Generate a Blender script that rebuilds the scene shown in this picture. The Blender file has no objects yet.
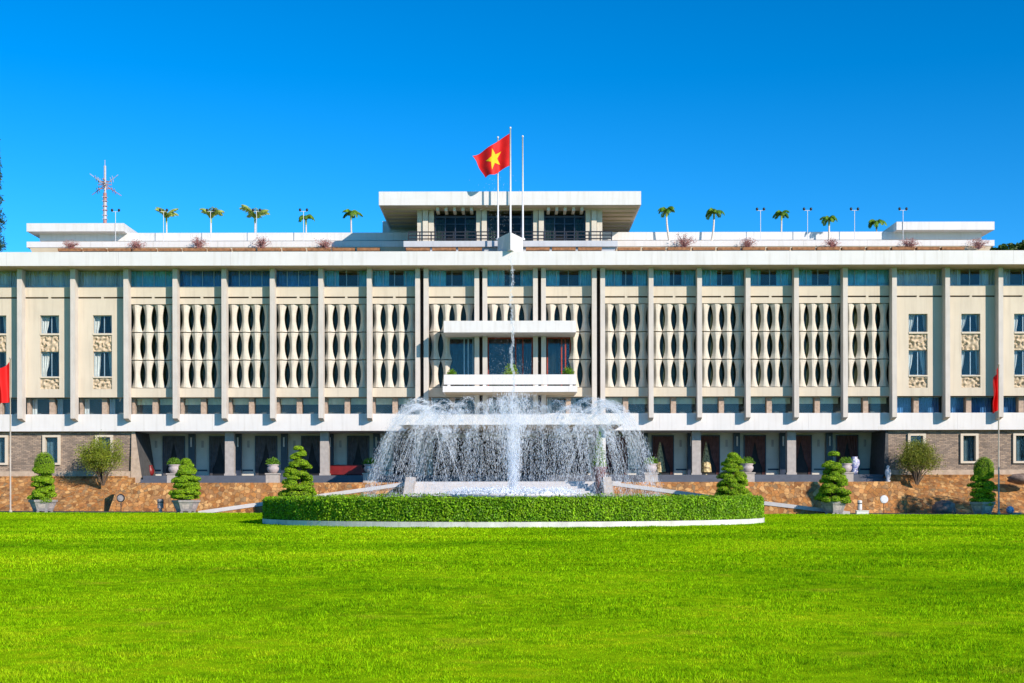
import bpy, math, random
import numpy as np
from mathutils import Vector, Matrix

rng = np.random.default_rng(7)
random.seed(7)
S = bpy.context.scene
COL = S.collection
R = math.radians

# ------------------------------------------------------------------ camera, sky, sun, exposure
D0, H0, F0, YH = 110.0, 1.5, 1364.0, 496.0      # distance to fin plane, eye height, focal in px, horizon row
cam = bpy.data.cameras.new('camera')
cam.sensor_width = 36.0
cam.lens = F0 / 1024 * 36
cam.shift_y = (YH - 341.5) / 1024
cam.clip_start = 0.5
cam.clip_end = 6000
co = bpy.data.objects.new('camera', cam)
COL.objects.link(co)
co.location = (0, -D0, H0)
co.rotation_euler = (R(90), R(0.1), 0)
S.camera = co

SUN_AZ, SUN_EL = R(42), R(26)                    # azimuth to the right of the facade's normal
sdir = Vector((math.sin(SUN_AZ) * math.cos(SUN_EL), -math.cos(SUN_AZ) * math.cos(SUN_EL), math.sin(SUN_EL)))
W = bpy.data.worlds.new('World')
S.world = W
W.use_nodes = True
nt = W.node_tree
nt.nodes.clear()
out = nt.nodes.new('ShaderNodeOutputWorld')
bg = nt.nodes.new('ShaderNodeBackground')
sky = nt.nodes.new('ShaderNodeTexSky')
sky.sky_type = 'NISHITA'
sky.sun_disc = False
sky.sun_elevation = SUN_EL
sky.sun_rotation = math.atan2(sdir.x, sdir.y)
sky.air_density = 1.0
sky.dust_density = 0.0
sky.ozone_density = 4.0
tc = nt.nodes.new('ShaderNodeTexCoord')
mp = nt.nodes.new('ShaderNodeMapping')           # clear tropical sky: deep blue starts low above the horizon
mp.inputs['Location'].default_value = (0, 0, 0.07)
hs = nt.nodes.new('ShaderNodeHueSaturation')
hs.inputs['Hue'].default_value = 0.492
hs.inputs['Saturation'].default_value = 1.18
hs.inputs['Value'].default_value = 0.48
nt.links.new(tc.outputs['Generated'], mp.inputs['Vector'])
nt.links.new(mp.outputs['Vector'], sky.inputs['Vector'])
gm = nt.nodes.new('ShaderNodeGamma')
gm.inputs['Gamma'].default_value = 1.5
nt.links.new(sky.outputs['Color'], gm.inputs['Color'])
nt.links.new(gm.outputs['Color'], hs.inputs['Color'])
nt.links.new(hs.outputs['Color'], bg.inputs['Color'])
bg.inputs['Strength'].default_value = 0.15
nt.links.new(bg.outputs['Background'], out.inputs['Surface'])

sl = bpy.data.lights.new('sun', 'SUN')
sl.energy = 4.6
sl.angle = R(0.5)
sl.color = (1.0, 0.875, 0.77)
so = bpy.data.objects.new('sun', sl)
COL.objects.link(so)
so.rotation_euler = sdir.to_track_quat('Z', 'Y').to_euler()
so.location = (60, -80, 60)

S.view_settings.view_transform = 'Standard'
S.view_settings.look = 'None'
S.view_settings.exposure = 0.42
S.view_settings.gamma = 1.0
S.view_settings.use_curve_mapping = False
S.cycles.max_bounces = 8
S.cycles.transparent_max_bounces = 24

# ------------------------------------------------------------------ helpers
def PX(px, Y): return (px - 512.0) * (D0 + Y) / F0
def PZ(py, Y): return H0 + (YH - py) * (D0 + Y) / F0
CX = -0.12                                        # the facade's centre line

WL = {}                                           # world location of every built object's origin

class MB:
    """collects quads, tris and polygons into one mesh"""
    def __init__(s):
        s.v = []; s.n = 0; s.f = []               # f: (faces array, material index)
    def add(s, v, f, m=0):
        v = np.asarray(v, float).reshape(-1, 3)
        f = np.asarray(f, int)
        s.v.append(v); s.f.append((f + s.n, m)); s.n += len(v)
    def box(s, x0, x1, y0, y1, z0, z1, m=0):
        v = [(x0,y0,z0),(x1,y0,z0),(x1,y1,z0),(x0,y1,z0),(x0,y0,z1),(x1,y0,z1),(x1,y1,z1),(x0,y1,z1)]
        s.add(v, [(0,3,2,1),(4,5,6,7),(0,1,5,4),(1,2,6,5),(2,3,7,6),(3,0,4,7)], m)
    def hexa(s, v, m=0):                          # eight corners, bottom ring then top ring
        s.add(v, [(0,3,2,1),(4,5,6,7),(0,1,5,4),(1,2,6,5),(2,3,7,6),(3,0,4,7)], m)
    def tube(s, pts, rad, seg=6, m=0, cap=True):
        pts = [Vector(p) for p in pts]
        n = len(pts)
        if not hasattr(rad, '__len__'): rad = [rad] * n
        vs = []
        for i, p in enumerate(pts):
            t = (pts[min(i + 1, n - 1)] - pts[max(i - 1, 0)])
            t = t.normalized() if t.length > 1e-9 else Vector((0, 0, 1))
            a = Vector((1, 0, 0)) if abs(t.x) < 0.8 else Vector((0, 1, 0))
            u = t.cross(a).normalized(); w = t.cross(u)
            for k in range(seg):
                q = 2 * math.pi * k / seg
                vs.append(p + (u * math.cos(q) + w * math.sin(q)) * rad[i])
        fs = []
        for i in range(n - 1):
            for k in range(seg):
                k2 = (k + 1) % seg
                fs.append((i * seg + k, i * seg + k2, (i + 1) * seg + k2, (i + 1) * seg + k))
        b = s.n
        s.add([tuple(v) for v in vs], fs, m)
        if cap:
            s.f.append((np.array([[b + k for k in range(seg)]]), m))
            s.f.append((np.array([[b + (n - 1) * seg + k for k in range(seg)][::-1]]), m))
    def lathe(s, prof, c=(0, 0, 0), seg=20, m=0, ph=0.0):
        vs = []; fs = []
        n = len(prof)
        for (r, z) in prof:
            for k in range(seg):
                q = 2 * math.pi * k / seg + ph
                vs.append((c[0] + r * math.cos(q), c[1] + r * math.sin(q), c[2] + z))
        for i in range(n - 1):
            for k in range(seg):
                k2 = (k + 1) % seg
                fs.append((i * seg + k, i * seg + k2, (i + 1) * seg + k2, (i + 1) * seg + k))
        b = s.n
        s.add(vs, fs, m)
        s.f.append((np.array([[b + k for k in range(seg)][::-1]]), m))
        s.f.append((np.array([[b + (n - 1) * seg + k for k in range(seg)]]), m))
    def blob(s, c, r, seg=10, rings=6, noise=0.0, m=0):
        c = np.array(c); r = np.array(r) if hasattr(r, '__len__') else np.array([r] * 3)
        vs = []
        for i in range(rings + 1):
            th = math.pi * i / rings
            for k in range(seg):
                q = 2 * math.pi * k / seg
                j = 1 + noise * rng.uniform(-1, 1)
                vs.append(c + r * j * np.array([math.sin(th) * math.cos(q), math.sin(th) * math.sin(q), math.cos(th)]))
        fs = []
        for i in range(rings):
            for k in range(seg):
                k2 = (k + 1) % seg
                fs.append((i * seg + k, (i + 1) * seg + k, (i + 1) * seg + k2, i * seg + k2))
        s.add(vs, fs, m)
    def leaves(s, p, nrm, size, m=0, aspect=0.5, jit=0.9):
        """diamond leaves at points p, roughly facing nrm"""
        p = np.asarray(p, float); n = len(p)
        if n == 0: return
        nr = np.asarray(nrm, float) + rng.normal(0, jit, (n, 3))
        nr /= np.linalg.norm(nr, axis=1, keepdims=True) + 1e-9
        a = rng.normal(0, 1, (n, 3))
        u = np.cross(nr, a); u /= np.linalg.norm(u, axis=1, keepdims=True) + 1e-9
        w = np.cross(nr, u)
        sz = (np.asarray(size) * rng.uniform(0.6, 1.3, n))[:, None]
        fold = nr * sz * 0.18
        v = np.stack([p - u * sz * 0.5, p + w * sz * aspect * 0.5 + fold, p + u * sz * 0.5, p - w * sz * aspect * 0.5 + fold], 1).reshape(-1, 3)
        s.add(v, np.arange(4 * n).reshape(n, 4), m)
    def grid(s, P, m=0):                          # P: (a, b, 3) points
        P = np.asarray(P, float); a, b = P.shape[:2]
        i = np.arange(a * b).reshape(a, b)
        f = np.stack([i[:-1, :-1], i[1:, :-1], i[1:, 1:], i[:-1, 1:]], -1).reshape(-1, 4)
        s.add(P.reshape(-1, 3), f, m)
    def mesh(s, name, mats, off=(0, 0, 0), smooth=False):
        v = np.concatenate(s.v) - np.array(off)
        me = bpy.data.meshes.new(name)
        loops = np.concatenate([f.reshape(-1) for f, m in s.f])
        tot = np.concatenate([np.full(len(f), f.shape[1]) for f, m in s.f])
        mi = np.concatenate([np.full(len(f), m) for f, m in s.f])
        me.vertices.add(len(v)); me.vertices.foreach_set('co', v.astype(np.float32).ravel())
        me.loops.add(len(loops)); me.loops.foreach_set('vertex_index', loops.astype(np.int32))
        me.polygons.add(len(tot))
        st = np.concatenate([[0], np.cumsum(tot)[:-1]])
        me.polygons.foreach_set('loop_start', st.astype(np.int32))
        me.polygons.foreach_set('loop_total', tot.astype(np.int32))
        me.polygons.foreach_set('material_index', mi.astype(np.int32))
        me.polygons.foreach_set('use_smooth', np.full(len(tot), smooth))
        for m in (mats if isinstance(mats, (list, tuple)) else [mats]): me.materials.append(m)
        me.update(calc_edges=True); me.validate()
        return me
    def build(s, name, mats, parent=None, loc=None, smooth=False):
        """world-space geometry becomes one object; loc = its origin when top-level"""
        off = WL[parent.name] if parent else (loc or (0, 0, 0))
        o = bpy.data.objects.new(name, s.mesh(name, mats, off, smooth))
        COL.objects.link(o)
        if parent: o.parent = parent
        else: o.location = off
        WL[o.name] = tuple(off)
        return o

def tag(o, label=None, cat=None, group=None, kind=None):
    if label: o['label'] = label
    if cat: o['category'] = cat
    if group: o['group'] = group
    if kind: o['kind'] = kind
    return o

def thing(name, loc, label, cat, group=None):
    o = bpy.data.objects.new(name, None)
    COL.objects.link(o)
    o.empty_display_size = 0.5
    o.location = loc
    WL[o.name] = tuple(loc)
    return tag(o, label, cat, group)

def copy_tree(o, parent=None):
    c = o.copy(); COL.objects.link(c)
    if parent: c.parent = parent
    WL[c.name] = WL[o.name]
    for ch in list(o.children): copy_tree(ch, c)
    return c

# ------------------------------------------------------------------ materials
def mat(name, col, rough=0.7, var=0.12, scale=3.0, bump=0.0, bscale=20.0, stretch=(1, 1, 1), spec=0.3, metal=0.0, col2=None, stain=None, island=0.0, trans=0.0, detail=4.0):
    m = bpy.data.materials.new(name); m.use_nodes = True
    n = m.node_tree.nodes; L = m.node_tree.links
    b = n['Principled BSDF']; o = n['Material Output']
    b.inputs['Roughness'].default_value = rough
    b.inputs['Specular IOR Level'].default_value = spec
    b.inputs['Metallic'].default_value = metal
    g = n.new('ShaderNodeNewGeometry')
    mpn = n.new('ShaderNodeMapping'); mpn.inputs['Scale'].default_value = stretch
    L.new(g.outputs['Position'], mpn.inputs['Vector'])
    nz = n.new('ShaderNodeTexNoise'); nz.inputs['Scale'].default_value = scale; nz.inputs['Detail'].default_value = detail
    L.new(mpn.outputs['Vector'], nz.inputs['Vector'])
    rp = n.new('ShaderNodeValToRGB')
    c2 = col2 or tuple(min(1, c * (1 + var)) for c in col)
    c1 = tuple(c * (1 - var) for c in col) if col2 is None else col
    rp.color_ramp.elements[0].position = 0.32; rp.color_ramp.elements[1].position = 0.68
    rp.color_ramp.elements[0].color = (*c1, 1); rp.color_ramp.elements[1].color = (*c2, 1)
    L.new(nz.outputs['Fac'], rp.inputs['Fac'])
    last = rp.outputs['Color']
    if stain:                                     # weather streaks running down the surface
        mp2 = n.new('ShaderNodeMapping'); mp2.inputs['Scale'].default_value = (2.2, 2.2, 0.16)
        L.new(g.outputs['Position'], mp2.inputs['Vector'])
        n2 = n.new('ShaderNodeTexNoise'); n2.inputs['Scale'].default_value = 1.6; n2.inputs['Detail'].default_value = 6
        L.new(mp2.outputs['Vector'], n2.inputs['Vector'])
        r2 = n.new('ShaderNodeMapRange'); r2.inputs['From Min'].default_value = 0.5; r2.inputs['From Max'].default_value = 0.8
        r2.inputs['To Max'].default_value = stain[1]
        L.new(n2.outputs['Fac'], r2.inputs['Value'])
        mx = n.new('ShaderNodeMix'); mx.data_type = 'RGBA'
        L.new(r2.outputs['Result'], mx.inputs['Factor']); L.new(last, mx.inputs[6])
        mx.inputs[7].default_value = (*stain[0], 1)
        last = mx.outputs[2]
    if island:                                    # every leaf has its own tint
        h = n.new('ShaderNodeHueSaturation')
        r3 = n.new('ShaderNodeMapRange'); r3.inputs['To Min'].default_value = 1 - island; r3.inputs['To Max'].default_value = 1 + island
        L.new(g.outputs['Random Per Island'], r3.inputs['Value'])
        L.new(r3.outputs['Result'], h.inputs['Value'])
        L.new(last, h.inputs['Color']); last = h.outputs['Color']
    L.new(last, b.inputs['Base Color'])
    if bump:
        bz = n.new('ShaderNodeTexNoise'); bz.inputs['Scale'].default_value = bscale; bz.inputs['Detail'].default_value = 5
        L.new(mpn.outputs['Vector'], bz.inputs['Vector'])
        bp = n.new('ShaderNodeBump'); bp.inputs['Strength'].default_value = bump; bp.inputs['Distance'].default_value = 0.05
        L.new(bz.outputs['Fac'], bp.inputs['Height']); L.new(bp.outputs['Normal'], b.inputs['Normal'])
    if trans:
        t = n.new('ShaderNodeBsdfTranslucent'); ms = n.new('ShaderNodeMixShader'); ms.inputs[0].default_value = trans
        L.new(last, t.inputs['Color']); L.new(b.outputs[0], ms.inputs[1]); L.new(t.outputs[0], ms.inputs[2])
        L.new(ms.outputs[0], o.inputs['Surface'])
    return m

def stone_mat(name, cols, mortar, scale, stretch=(1, 1, 1), edge=0.06):
    m = bpy.data.materials.new(name); m.use_nodes = True
    n = m.node_tree.nodes; L = m.node_tree.links
    b = n['Principled BSDF']; b.inputs['Roughness'].default_value = 0.85; b.inputs['Specular IOR Level'].default_value = 0.2
    g = n.new('ShaderNodeNewGeometry')
    mpn = n.new('ShaderNodeMapping'); mpn.inputs['Scale'].default_value = stretch
    L.new(g.outputs['Position'], mpn.inputs['Vector'])
    wn = n.new('ShaderNodeTexNoise'); wn.inputs['Scale'].default_value = 2.5
    L.new(mpn.outputs['Vector'], wn.inputs['Vector'])
    ad = n.new('ShaderNodeVectorMath'); ad.operation = 'MULTIPLY_ADD'; ad.inputs[1].default_value = (0.25, 0.25, 0.25)
    L.new(wn.outputs['Color'], ad.inputs[0]); L.new(mpn.outputs['Vector'], ad.inputs[2])
    v1 = n.new('ShaderNodeTexVoronoi'); v1.inputs['Scale'].default_value = scale
    v2 = n.new('ShaderNodeTexVoronoi'); v2.feature = 'DISTANCE_TO_EDGE'; v2.inputs['Scale'].default_value = scale
    for v in (v1, v2): L.new(ad.outputs[0], v.inputs['Vector'])
    sp = n.new('ShaderNodeSeparateColor'); L.new(v1.outputs['Color'], sp.inputs[0])
    rp = n.new('ShaderNodeValToRGB')
    el = rp.color_ramp.elements
    while len(el) < len(cols): el.new(0.5)
    for i, c in enumerate(cols):
        el[i].position = i / (len(cols) - 1); el[i].color = (*c, 1)
    L.new(sp.outputs[0], rp.inputs['Fac'])
    nz = n.new('ShaderNodeTexNoise'); nz.inputs['Scale'].default_value = 1.3; nz.inputs['Detail'].default_value = 6
    L.new(g.outputs['Position'], nz.inputs['Vector'])
    hs = n.new('ShaderNodeHueSaturation'); mr = n.new('ShaderNodeMapRange'); mr.inputs['From Min'].default_value = 0.3; mr.inputs['From Max'].default_value = 0.7
    mr.inputs['To Min'].default_value = 0.65; mr.inputs['To Max'].default_value = 1.25
    L.new(nz.outputs['Fac'], mr.inputs['Value']); L.new(mr.outputs[0], hs.inputs['Value']); L.new(rp.outputs[0], hs.inputs['Color'])
    lt = n.new('ShaderNodeMapRange'); lt.inputs['From Max'].default_value = edge
    L.new(v2.outputs['Distance'], lt.inputs['Value'])
    mx = n.new('ShaderNodeMix'); mx.data_type = 'RGBA'
    L.new(lt.outputs[0], mx.inputs['Factor']); mx.inputs[6].default_value = (*mortar, 1); L.new(hs.outputs[0], mx.inputs[7])
    L.new(mx.outputs[2], b.inputs['Base Color'])
    bp = n.new('ShaderNodeBump'); bp.inputs['Strength'].default_value = 0.7; bp.inputs['Distance'].default_value = 0.06
    L.new(lt.outputs[0], bp.inputs['Height']); L.new(bp.outputs[0], b.inputs['Normal'])
    return m

def brick_mat(name):
    m = bpy.data.materials.new(name); m.use_nodes = True
    n = m.node_tree.nodes; L = m.node_tree.links
    b = n['Principled BSDF']; b.inputs['Roughness'].default_value = 0.9
    g = n.new('ShaderNodeNewGeometry'); sx = n.new('ShaderNodeSeparateXYZ'); cx = n.new('ShaderNodeCombineXYZ')
    L.new(g.outputs['Position'], sx.inputs[0]); L.new(sx.outputs[0], cx.inputs[0]); L.new(sx.outputs[2], cx.inputs[1])
    wn = n.new('ShaderNodeTexNoise'); wn.inputs['Scale'].default_value = 5
    L.new(g.outputs['Position'], wn.inputs['Vector'])
    ad = n.new('ShaderNodeVectorMath'); ad.operation = 'MULTIPLY_ADD'; ad.inputs[1].default_value = (0.16, 0.10, 0)
    L.new(wn.outputs['Color'], ad.inputs[0]); L.new(cx.outputs[0], ad.inputs[2])
    bt = n.new('ShaderNodeTexBrick'); bt.inputs['Scale'].default_value = 1.0
    bt.inputs['Color1'].default_value = (0.36, 0.27, 0.19, 1); bt.inputs['Color2'].default_value = (0.19, 0.15, 0.115, 1)
    bt.inputs['Mortar'].default_value = (0.12, 0.095, 0.075, 1)
    bt.inputs['Brick Width'].default_value = 0.36; bt.inputs['Row Height'].default_value = 0.115; bt.inputs['Mortar Size'].default_value = 0.012
    bt.inputs['Bias'].default_value = 0.0
    L.new(ad.outputs[0], bt.inputs['Vector'])
    nz = n.new('ShaderNodeTexNoise'); nz.inputs['Scale'].default_value = 0.8; nz.inputs['Detail'].default_value = 6
    L.new(g.outputs['Position'], nz.inputs['Vector'])
    hs = n.new('ShaderNodeHueSaturation'); mr = n.new('ShaderNodeMapRange'); mr.inputs['To Min'].default_value = 0.5; mr.inputs['To Max'].default_value = 1.5
    L.new(nz.outputs['Fac'], mr.inputs['Value']); L.new(mr.outputs[0], hs.inputs['Value']); L.new(bt.outputs['Color'], hs.inputs['Color'])
    L.new(hs.outputs[0], b.inputs['Base Color'])
    bp = n.new('ShaderNodeBump'); bp.inputs['Strength'].default_value = 0.6; bp.inputs['Distance'].default_value = 0.04
    iv = n.new('ShaderNodeMath'); iv.operation = 'SUBTRACT'; iv.inputs[0].default_value = 1
    L.new(bt.outputs['Fac'], iv.inputs[1]); L.new(iv.outputs[0], bp.inputs['Height']); L.new(bp.outputs[0], b.inputs['Normal'])
    return m

def glass_mat(name, tint=(0.93, 0.96, 0.97), refl=0.024):
    m = bpy.data.materials.new(name); m.use_nodes = True
    n = m.node_tree.nodes; L = m.node_tree.links
    n.remove(n['Principled BSDF'])
    t = n.new('ShaderNodeBsdfTransparent'); t.inputs[0].default_value = (*tint, 1)
    gl = n.new('ShaderNodeBsdfGlossy'); gl.inputs['Roughness'].default_value = 0.04
    nz = n.new('ShaderNodeTexNoise'); nz.inputs['Scale'].default_value = 0.9
    bp = n.new('ShaderNodeBump'); bp.inputs['Strength'].default_value = 0.05
    g = n.new('ShaderNodeNewGeometry'); L.new(g.outputs['Position'], nz.inputs['Vector']); L.new(nz.outputs[0], bp.inputs['Height']); L.new(bp.outputs[0], gl.inputs['Normal'])
    ms = n.new('ShaderNodeMixShader'); ms.inputs[0].default_value = refl
    L.new(t.outputs[0], ms.inputs[1]); L.new(gl.outputs[0], ms.inputs[2]); L.new(ms.outputs[0], n['Material Output'].inputs['Surface'])
    return m

def water_drop_mat(name, alpha):
    m = bpy.data.materials.new(name); m.use_nodes = True
    n = m.node_tree.nodes; L = m.node_tree.links
    b = n['Principled BSDF']
    b.inputs['Base Color'].default_value = (0.92, 0.95, 0.97, 1); b.inputs['Roughness'].default_value = 0.6
    t = n.new('ShaderNodeBsdfTranslucent'); t.inputs[0].default_value = (0.9, 0.95, 1, 1)
    m1 = n.new('ShaderNodeMixShader'); m1.inputs[0].default_value = 0.35
    tr = n.new('ShaderNodeBsdfTransparent'); m2 = n.new('ShaderNodeMixShader'); m2.inputs[0].default_value = alpha
    L.new(b.outputs[0], m1.inputs[1]); L.new(t.outputs[0], m1.inputs[2])
    L.new(tr.outputs[0], m2.inputs[1]); L.new(m1.outputs[0], m2.inputs[2])
    L.new(m2.outputs[0], n['Material Output'].inputs['Surface'])
    return m

M = {}
M['white'] = mat('white_paint', (0.640, 0.624, 0.592), 0.6, 0.03, 0.7, 0.08, 30, stain=((0.42, 0.39, 0.33), 0.42))
M['fin'] = mat('fin_stone', (0.552, 0.504, 0.440), 0.7, 0.05, 1.4, 0.1, 25, stain=((0.36, 0.31, 0.26), 0.55))
M['cream'] = mat('cream_render', (0.57, 0.50, 0.385), 0.75, 0.04, 0.6, 0.06, 25, stain=((0.38, 0.32, 0.24), 0.42))
M['lattice'] = mat('cast_stone', (0.56, 0.51, 0.415), 0.75, 0.08, 2.0, 0.12, 20)
M['relief'] = mat('carved_stone', (0.50, 0.40, 0.27), 0.8, 0.25, 6, 0.2, 20)
M['shadegrey'] = mat('shade_grey_render', (0.46, 0.48, 0.50), 0.75, 0.06, 0.8, stain=((0.3, 0.3, 0.3), 0.4))  # shade on the pavilion's terrace edge, put into the colour as grey
M['kerb'] = mat('kerb_stone', (0.60, 0.58, 0.54), 0.8, 0.14, 1.1, 0.2, 20, stain=((0.30, 0.31, 0.24), 0.6))
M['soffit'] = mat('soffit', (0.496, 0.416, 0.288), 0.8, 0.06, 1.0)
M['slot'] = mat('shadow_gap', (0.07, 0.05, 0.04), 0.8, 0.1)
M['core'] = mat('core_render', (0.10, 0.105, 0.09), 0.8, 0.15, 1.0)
M['side'] = mat('side_render', (0.6, 0.55, 0.46), 0.8, 0.05, 1.0, stain=((0.45, 0.4, 0.32), 0.4))
M['inner'] = mat('inner_wall', (0.58, 0.55, 0.47), 0.7, 0.08, 1.0)
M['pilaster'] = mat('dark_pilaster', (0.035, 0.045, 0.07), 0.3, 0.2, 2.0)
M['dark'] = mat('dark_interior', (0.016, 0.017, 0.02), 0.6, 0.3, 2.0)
M['pillar'] = mat('pillar_stone', (0.38, 0.29, 0.22), 0.8, 0.2, 5, 0.2)
M['column'] = mat('column_stone', (0.368, 0.336, 0.304), 0.7, 0.12, 3, 0.1)
M['blind'] = mat('blind', (0.72, 0.70, 0.46), 0.7, 0.1, 2)
M['blue_curtain'] = mat('blue_curtain', (0.16, 0.48, 0.60), 0.8, 0.2, 1.2)
M['navy_curtain'] = mat('navy_curtain', (0.05, 0.16, 0.34), 0.7, 0.25, 1.2)
M['grey_curtain'] = mat('grey_curtain', (0.50, 0.52, 0.50), 0.8, 0.2, 2.5, stretch=(1, 1, 0.1))
M['white_curtain'] = mat('white_curtain', (0.6, 0.58, 0.52), 0.8, 0.1, 3)
M['teal_curtain'] = mat('teal_curtain', (0.06, 0.11, 0.13), 0.8, 0.25, 3)
M['slate_curtain'] = mat('slate_curtain', (0.085, 0.085, 0.095), 0.8, 0.2, 3)
M['red_curtain'] = mat('red_curtain', (0.13, 0.055, 0.05), 0.8, 0.2, 3)
M['glass'] = glass_mat('glass')
M['tealglass'] = glass_mat('tinted_glass', (0.62, 0.66, 0.60), 0.012)
M['alu'] = mat('aluminium', (0.30, 0.40, 0.45), 0.4, 0.1, metal=0.3)
M['redframe'] = mat('red_frame', (0.30, 0.05, 0.03), 0.5, 0.2)
M['blackmetal'] = mat('black_metal', (0.02, 0.02, 0.025), 0.4, 0.2)
M['whitemetal'] = mat('white_metal', (0.640, 0.640, 0.640), 0.4, 0.05)
M['brick'] = brick_mat('grey_brown_brick')
M['darkwall'] = mat('dark_wall', (0.075, 0.075, 0.072), 0.8, 0.2, 3)
M['plinth'] = mat('concrete_plinth', (0.42, 0.33, 0.24), 0.85, 0.15, 3, 0.2)
M['flag'] = stone_mat('orange_flagstone', [(0.20, 0.085, 0.03), (0.44, 0.20, 0.055), (0.29, 0.15, 0.06), (0.56, 0.32, 0.12), (0.38, 0.15, 0.04), (0.24, 0.16, 0.08)], (0.22, 0.125, 0.055), 3.3, edge=0.045)
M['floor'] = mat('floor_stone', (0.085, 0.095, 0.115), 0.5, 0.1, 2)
M['steps'] = mat('white_step_stone', (0.496, 0.480, 0.464), 0.7, 0.06, 3, 0.1)
M['planterbrown'] = mat('brown_planter', (0.30, 0.14, 0.06), 0.8, 0.3, 4, 0.2)
M['asphalt'] = mat('asphalt', (0.055, 0.055, 0.06), 0.9, 0.2, 6, 0.2, 60)
M['conc'] = mat('grey_concrete', (0.288, 0.264, 0.256), 0.85, 0.2, 5, 0.25, 25)
M['ceramic'] = mat('pale_urn', (0.42, 0.36, 0.34), 0.6, 0.2, 6)
M['pedestal'] = mat('pedestal_stone', (0.400, 0.352, 0.304), 0.8, 0.12, 4, 0.15)
M['leaf_hedge'] = mat('hedge_leaf', (0.13, 0.30, 0.006), 0.5, 0, 1.6, col2=(0.27, 0.46, 0.010), island=0.6, trans=0.25)
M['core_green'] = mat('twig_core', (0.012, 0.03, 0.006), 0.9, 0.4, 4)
M['leaf_pine'] = mat('juniper_leaf', (0.17, 0.33, 0.006), 0.55, 0, 2.5, col2=(0.32, 0.47, 0.012), island=0.5, trans=0.2)
M['leaf_dome'] = mat('clipped_dome_leaf', (0.17, 0.30, 0.010), 0.55, 0, 2.5, col2=(0.26, 0.40, 0.014), island=0.35, trans=0.2)
M['leaf_bush'] = mat('bush_leaf', (0.15, 0.22, 0.015), 0.5, 0, 1.8, col2=(0.32, 0.36, 0.03), island=0.45, trans=0.3)
M['leaf_urn'] = mat('urn_leaf', (0.09, 0.22, 0.012), 0.5, 0, 2.5, col2=(0.18, 0.33, 0.02), island=0.4, trans=0.25)
M['leaf_tree'] = mat('tree_leaf', (0.03, 0.075, 0.012), 0.5, 0, 0.9, col2=(0.08, 0.13, 0.02), island=0.4, trans=0.25)
M['leaf_conifer'] = mat('conifer_needles', (0.02, 0.05, 0.018), 0.6, 0, 0.9, col2=(0.045, 0.08, 0.025), island=0.4)
M['palm_pale'] = mat('pale_palm_frond', (0.30, 0.42, 0.05), 0.45, 0, 1.5, col2=(0.52, 0.56, 0.14), island=0.3, trans=0.35)
M['palm_dark'] = mat('green_palm_frond', (0.08, 0.22, 0.015), 0.45, 0, 1.5, col2=(0.20, 0.34, 0.03), island=0.35, trans=0.3)
M['palm_trunk'] = mat('palm_trunk', (0.62, 0.56, 0.48), 0.8, 0.15, 6, 0.2, stretch=(1, 1, 4))
M['bark'] = mat('bark', (0.12, 0.085, 0.055), 0.9, 0.3, 8, 0.4, stretch=(3, 3, 0.6))
M['twig'] = mat('pink_twig', (0.24, 0.12, 0.11), 0.8, 0.2, 6)
M['bougain'] = mat('pink_bract', (0.42, 0.14, 0.14), 0.6, 0, 4, col2=(0.55, 0.32, 0.26), island=0.35, trans=0.3)
M['flagred'] = mat('flag_red', (0.75, 0.012, 0.010), 0.6, 0.08, 2, trans=0.25)
M['flagyellow'] = mat('flag_yellow', (0.85, 0.62, 0.01), 0.6, 0.05, 2, trans=0.25)
M['antred'] = mat('antenna_red', (0.36, 0.17, 0.14), 0.5, 0.2, 3)
M['olive_curtain'] = mat('olive_curtain', (0.17, 0.18, 0.14), 0.8, 0.4, 0.7, col2=(0.27, 0.28, 0.22))
M['brown_room'] = mat('brown_room', (0.10, 0.055, 0.035), 0.7, 0.3, 1.5)
M['tan_curtain'] = mat('tan_curtain', (0.16, 0.20, 0.22), 0.8, 0.3, 1.5)
M['mastgrey'] = mat('mast_grey', (0.42, 0.40, 0.41), 0.5, 0.15, 3)
M['redcer'] = mat('red_ceramic', (0.16, 0.012, 0.012), 0.4, 0.2, 3)
M['gold'] = mat('gold_speckle', (0.12, 0.08, 0.03), 0.5, 0, 6, col2=(0.75, 0.6, 0.3))
M['rock'] = mat('dark_rock', (0.20, 0.15, 0.12), 0.9, 0.35, 3, 0.6, 6)
M['bluepot'] = mat('blue_white_porcelain', (0.10, 0.12, 0.4), 0.25, 0, 8, col2=(0.7, 0.72, 0.75))
M['purple'] = mat('dark_red_urn', (0.16, 0.08, 0.08), 0.5, 0.2, 4)
M['drop'] = water_drop_mat('water_drops', 0.42)
M['stream'] = water_drop_mat('water_stream', 0.10)
M['foam'] = water_drop_mat('water_foam', 0.9)

# ------------------------------------------------------------------ ground
def sm(t):
    t = np.clip(t, 0, 1); return t * t * (3 - 2 * t)
def gz(x, y):
    d = np.asarray(y) + D0
    return sm((d - 78) / 18) * np.clip(0.28 - 0.004 * np.asarray(x), 0.05, 0.5)

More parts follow.
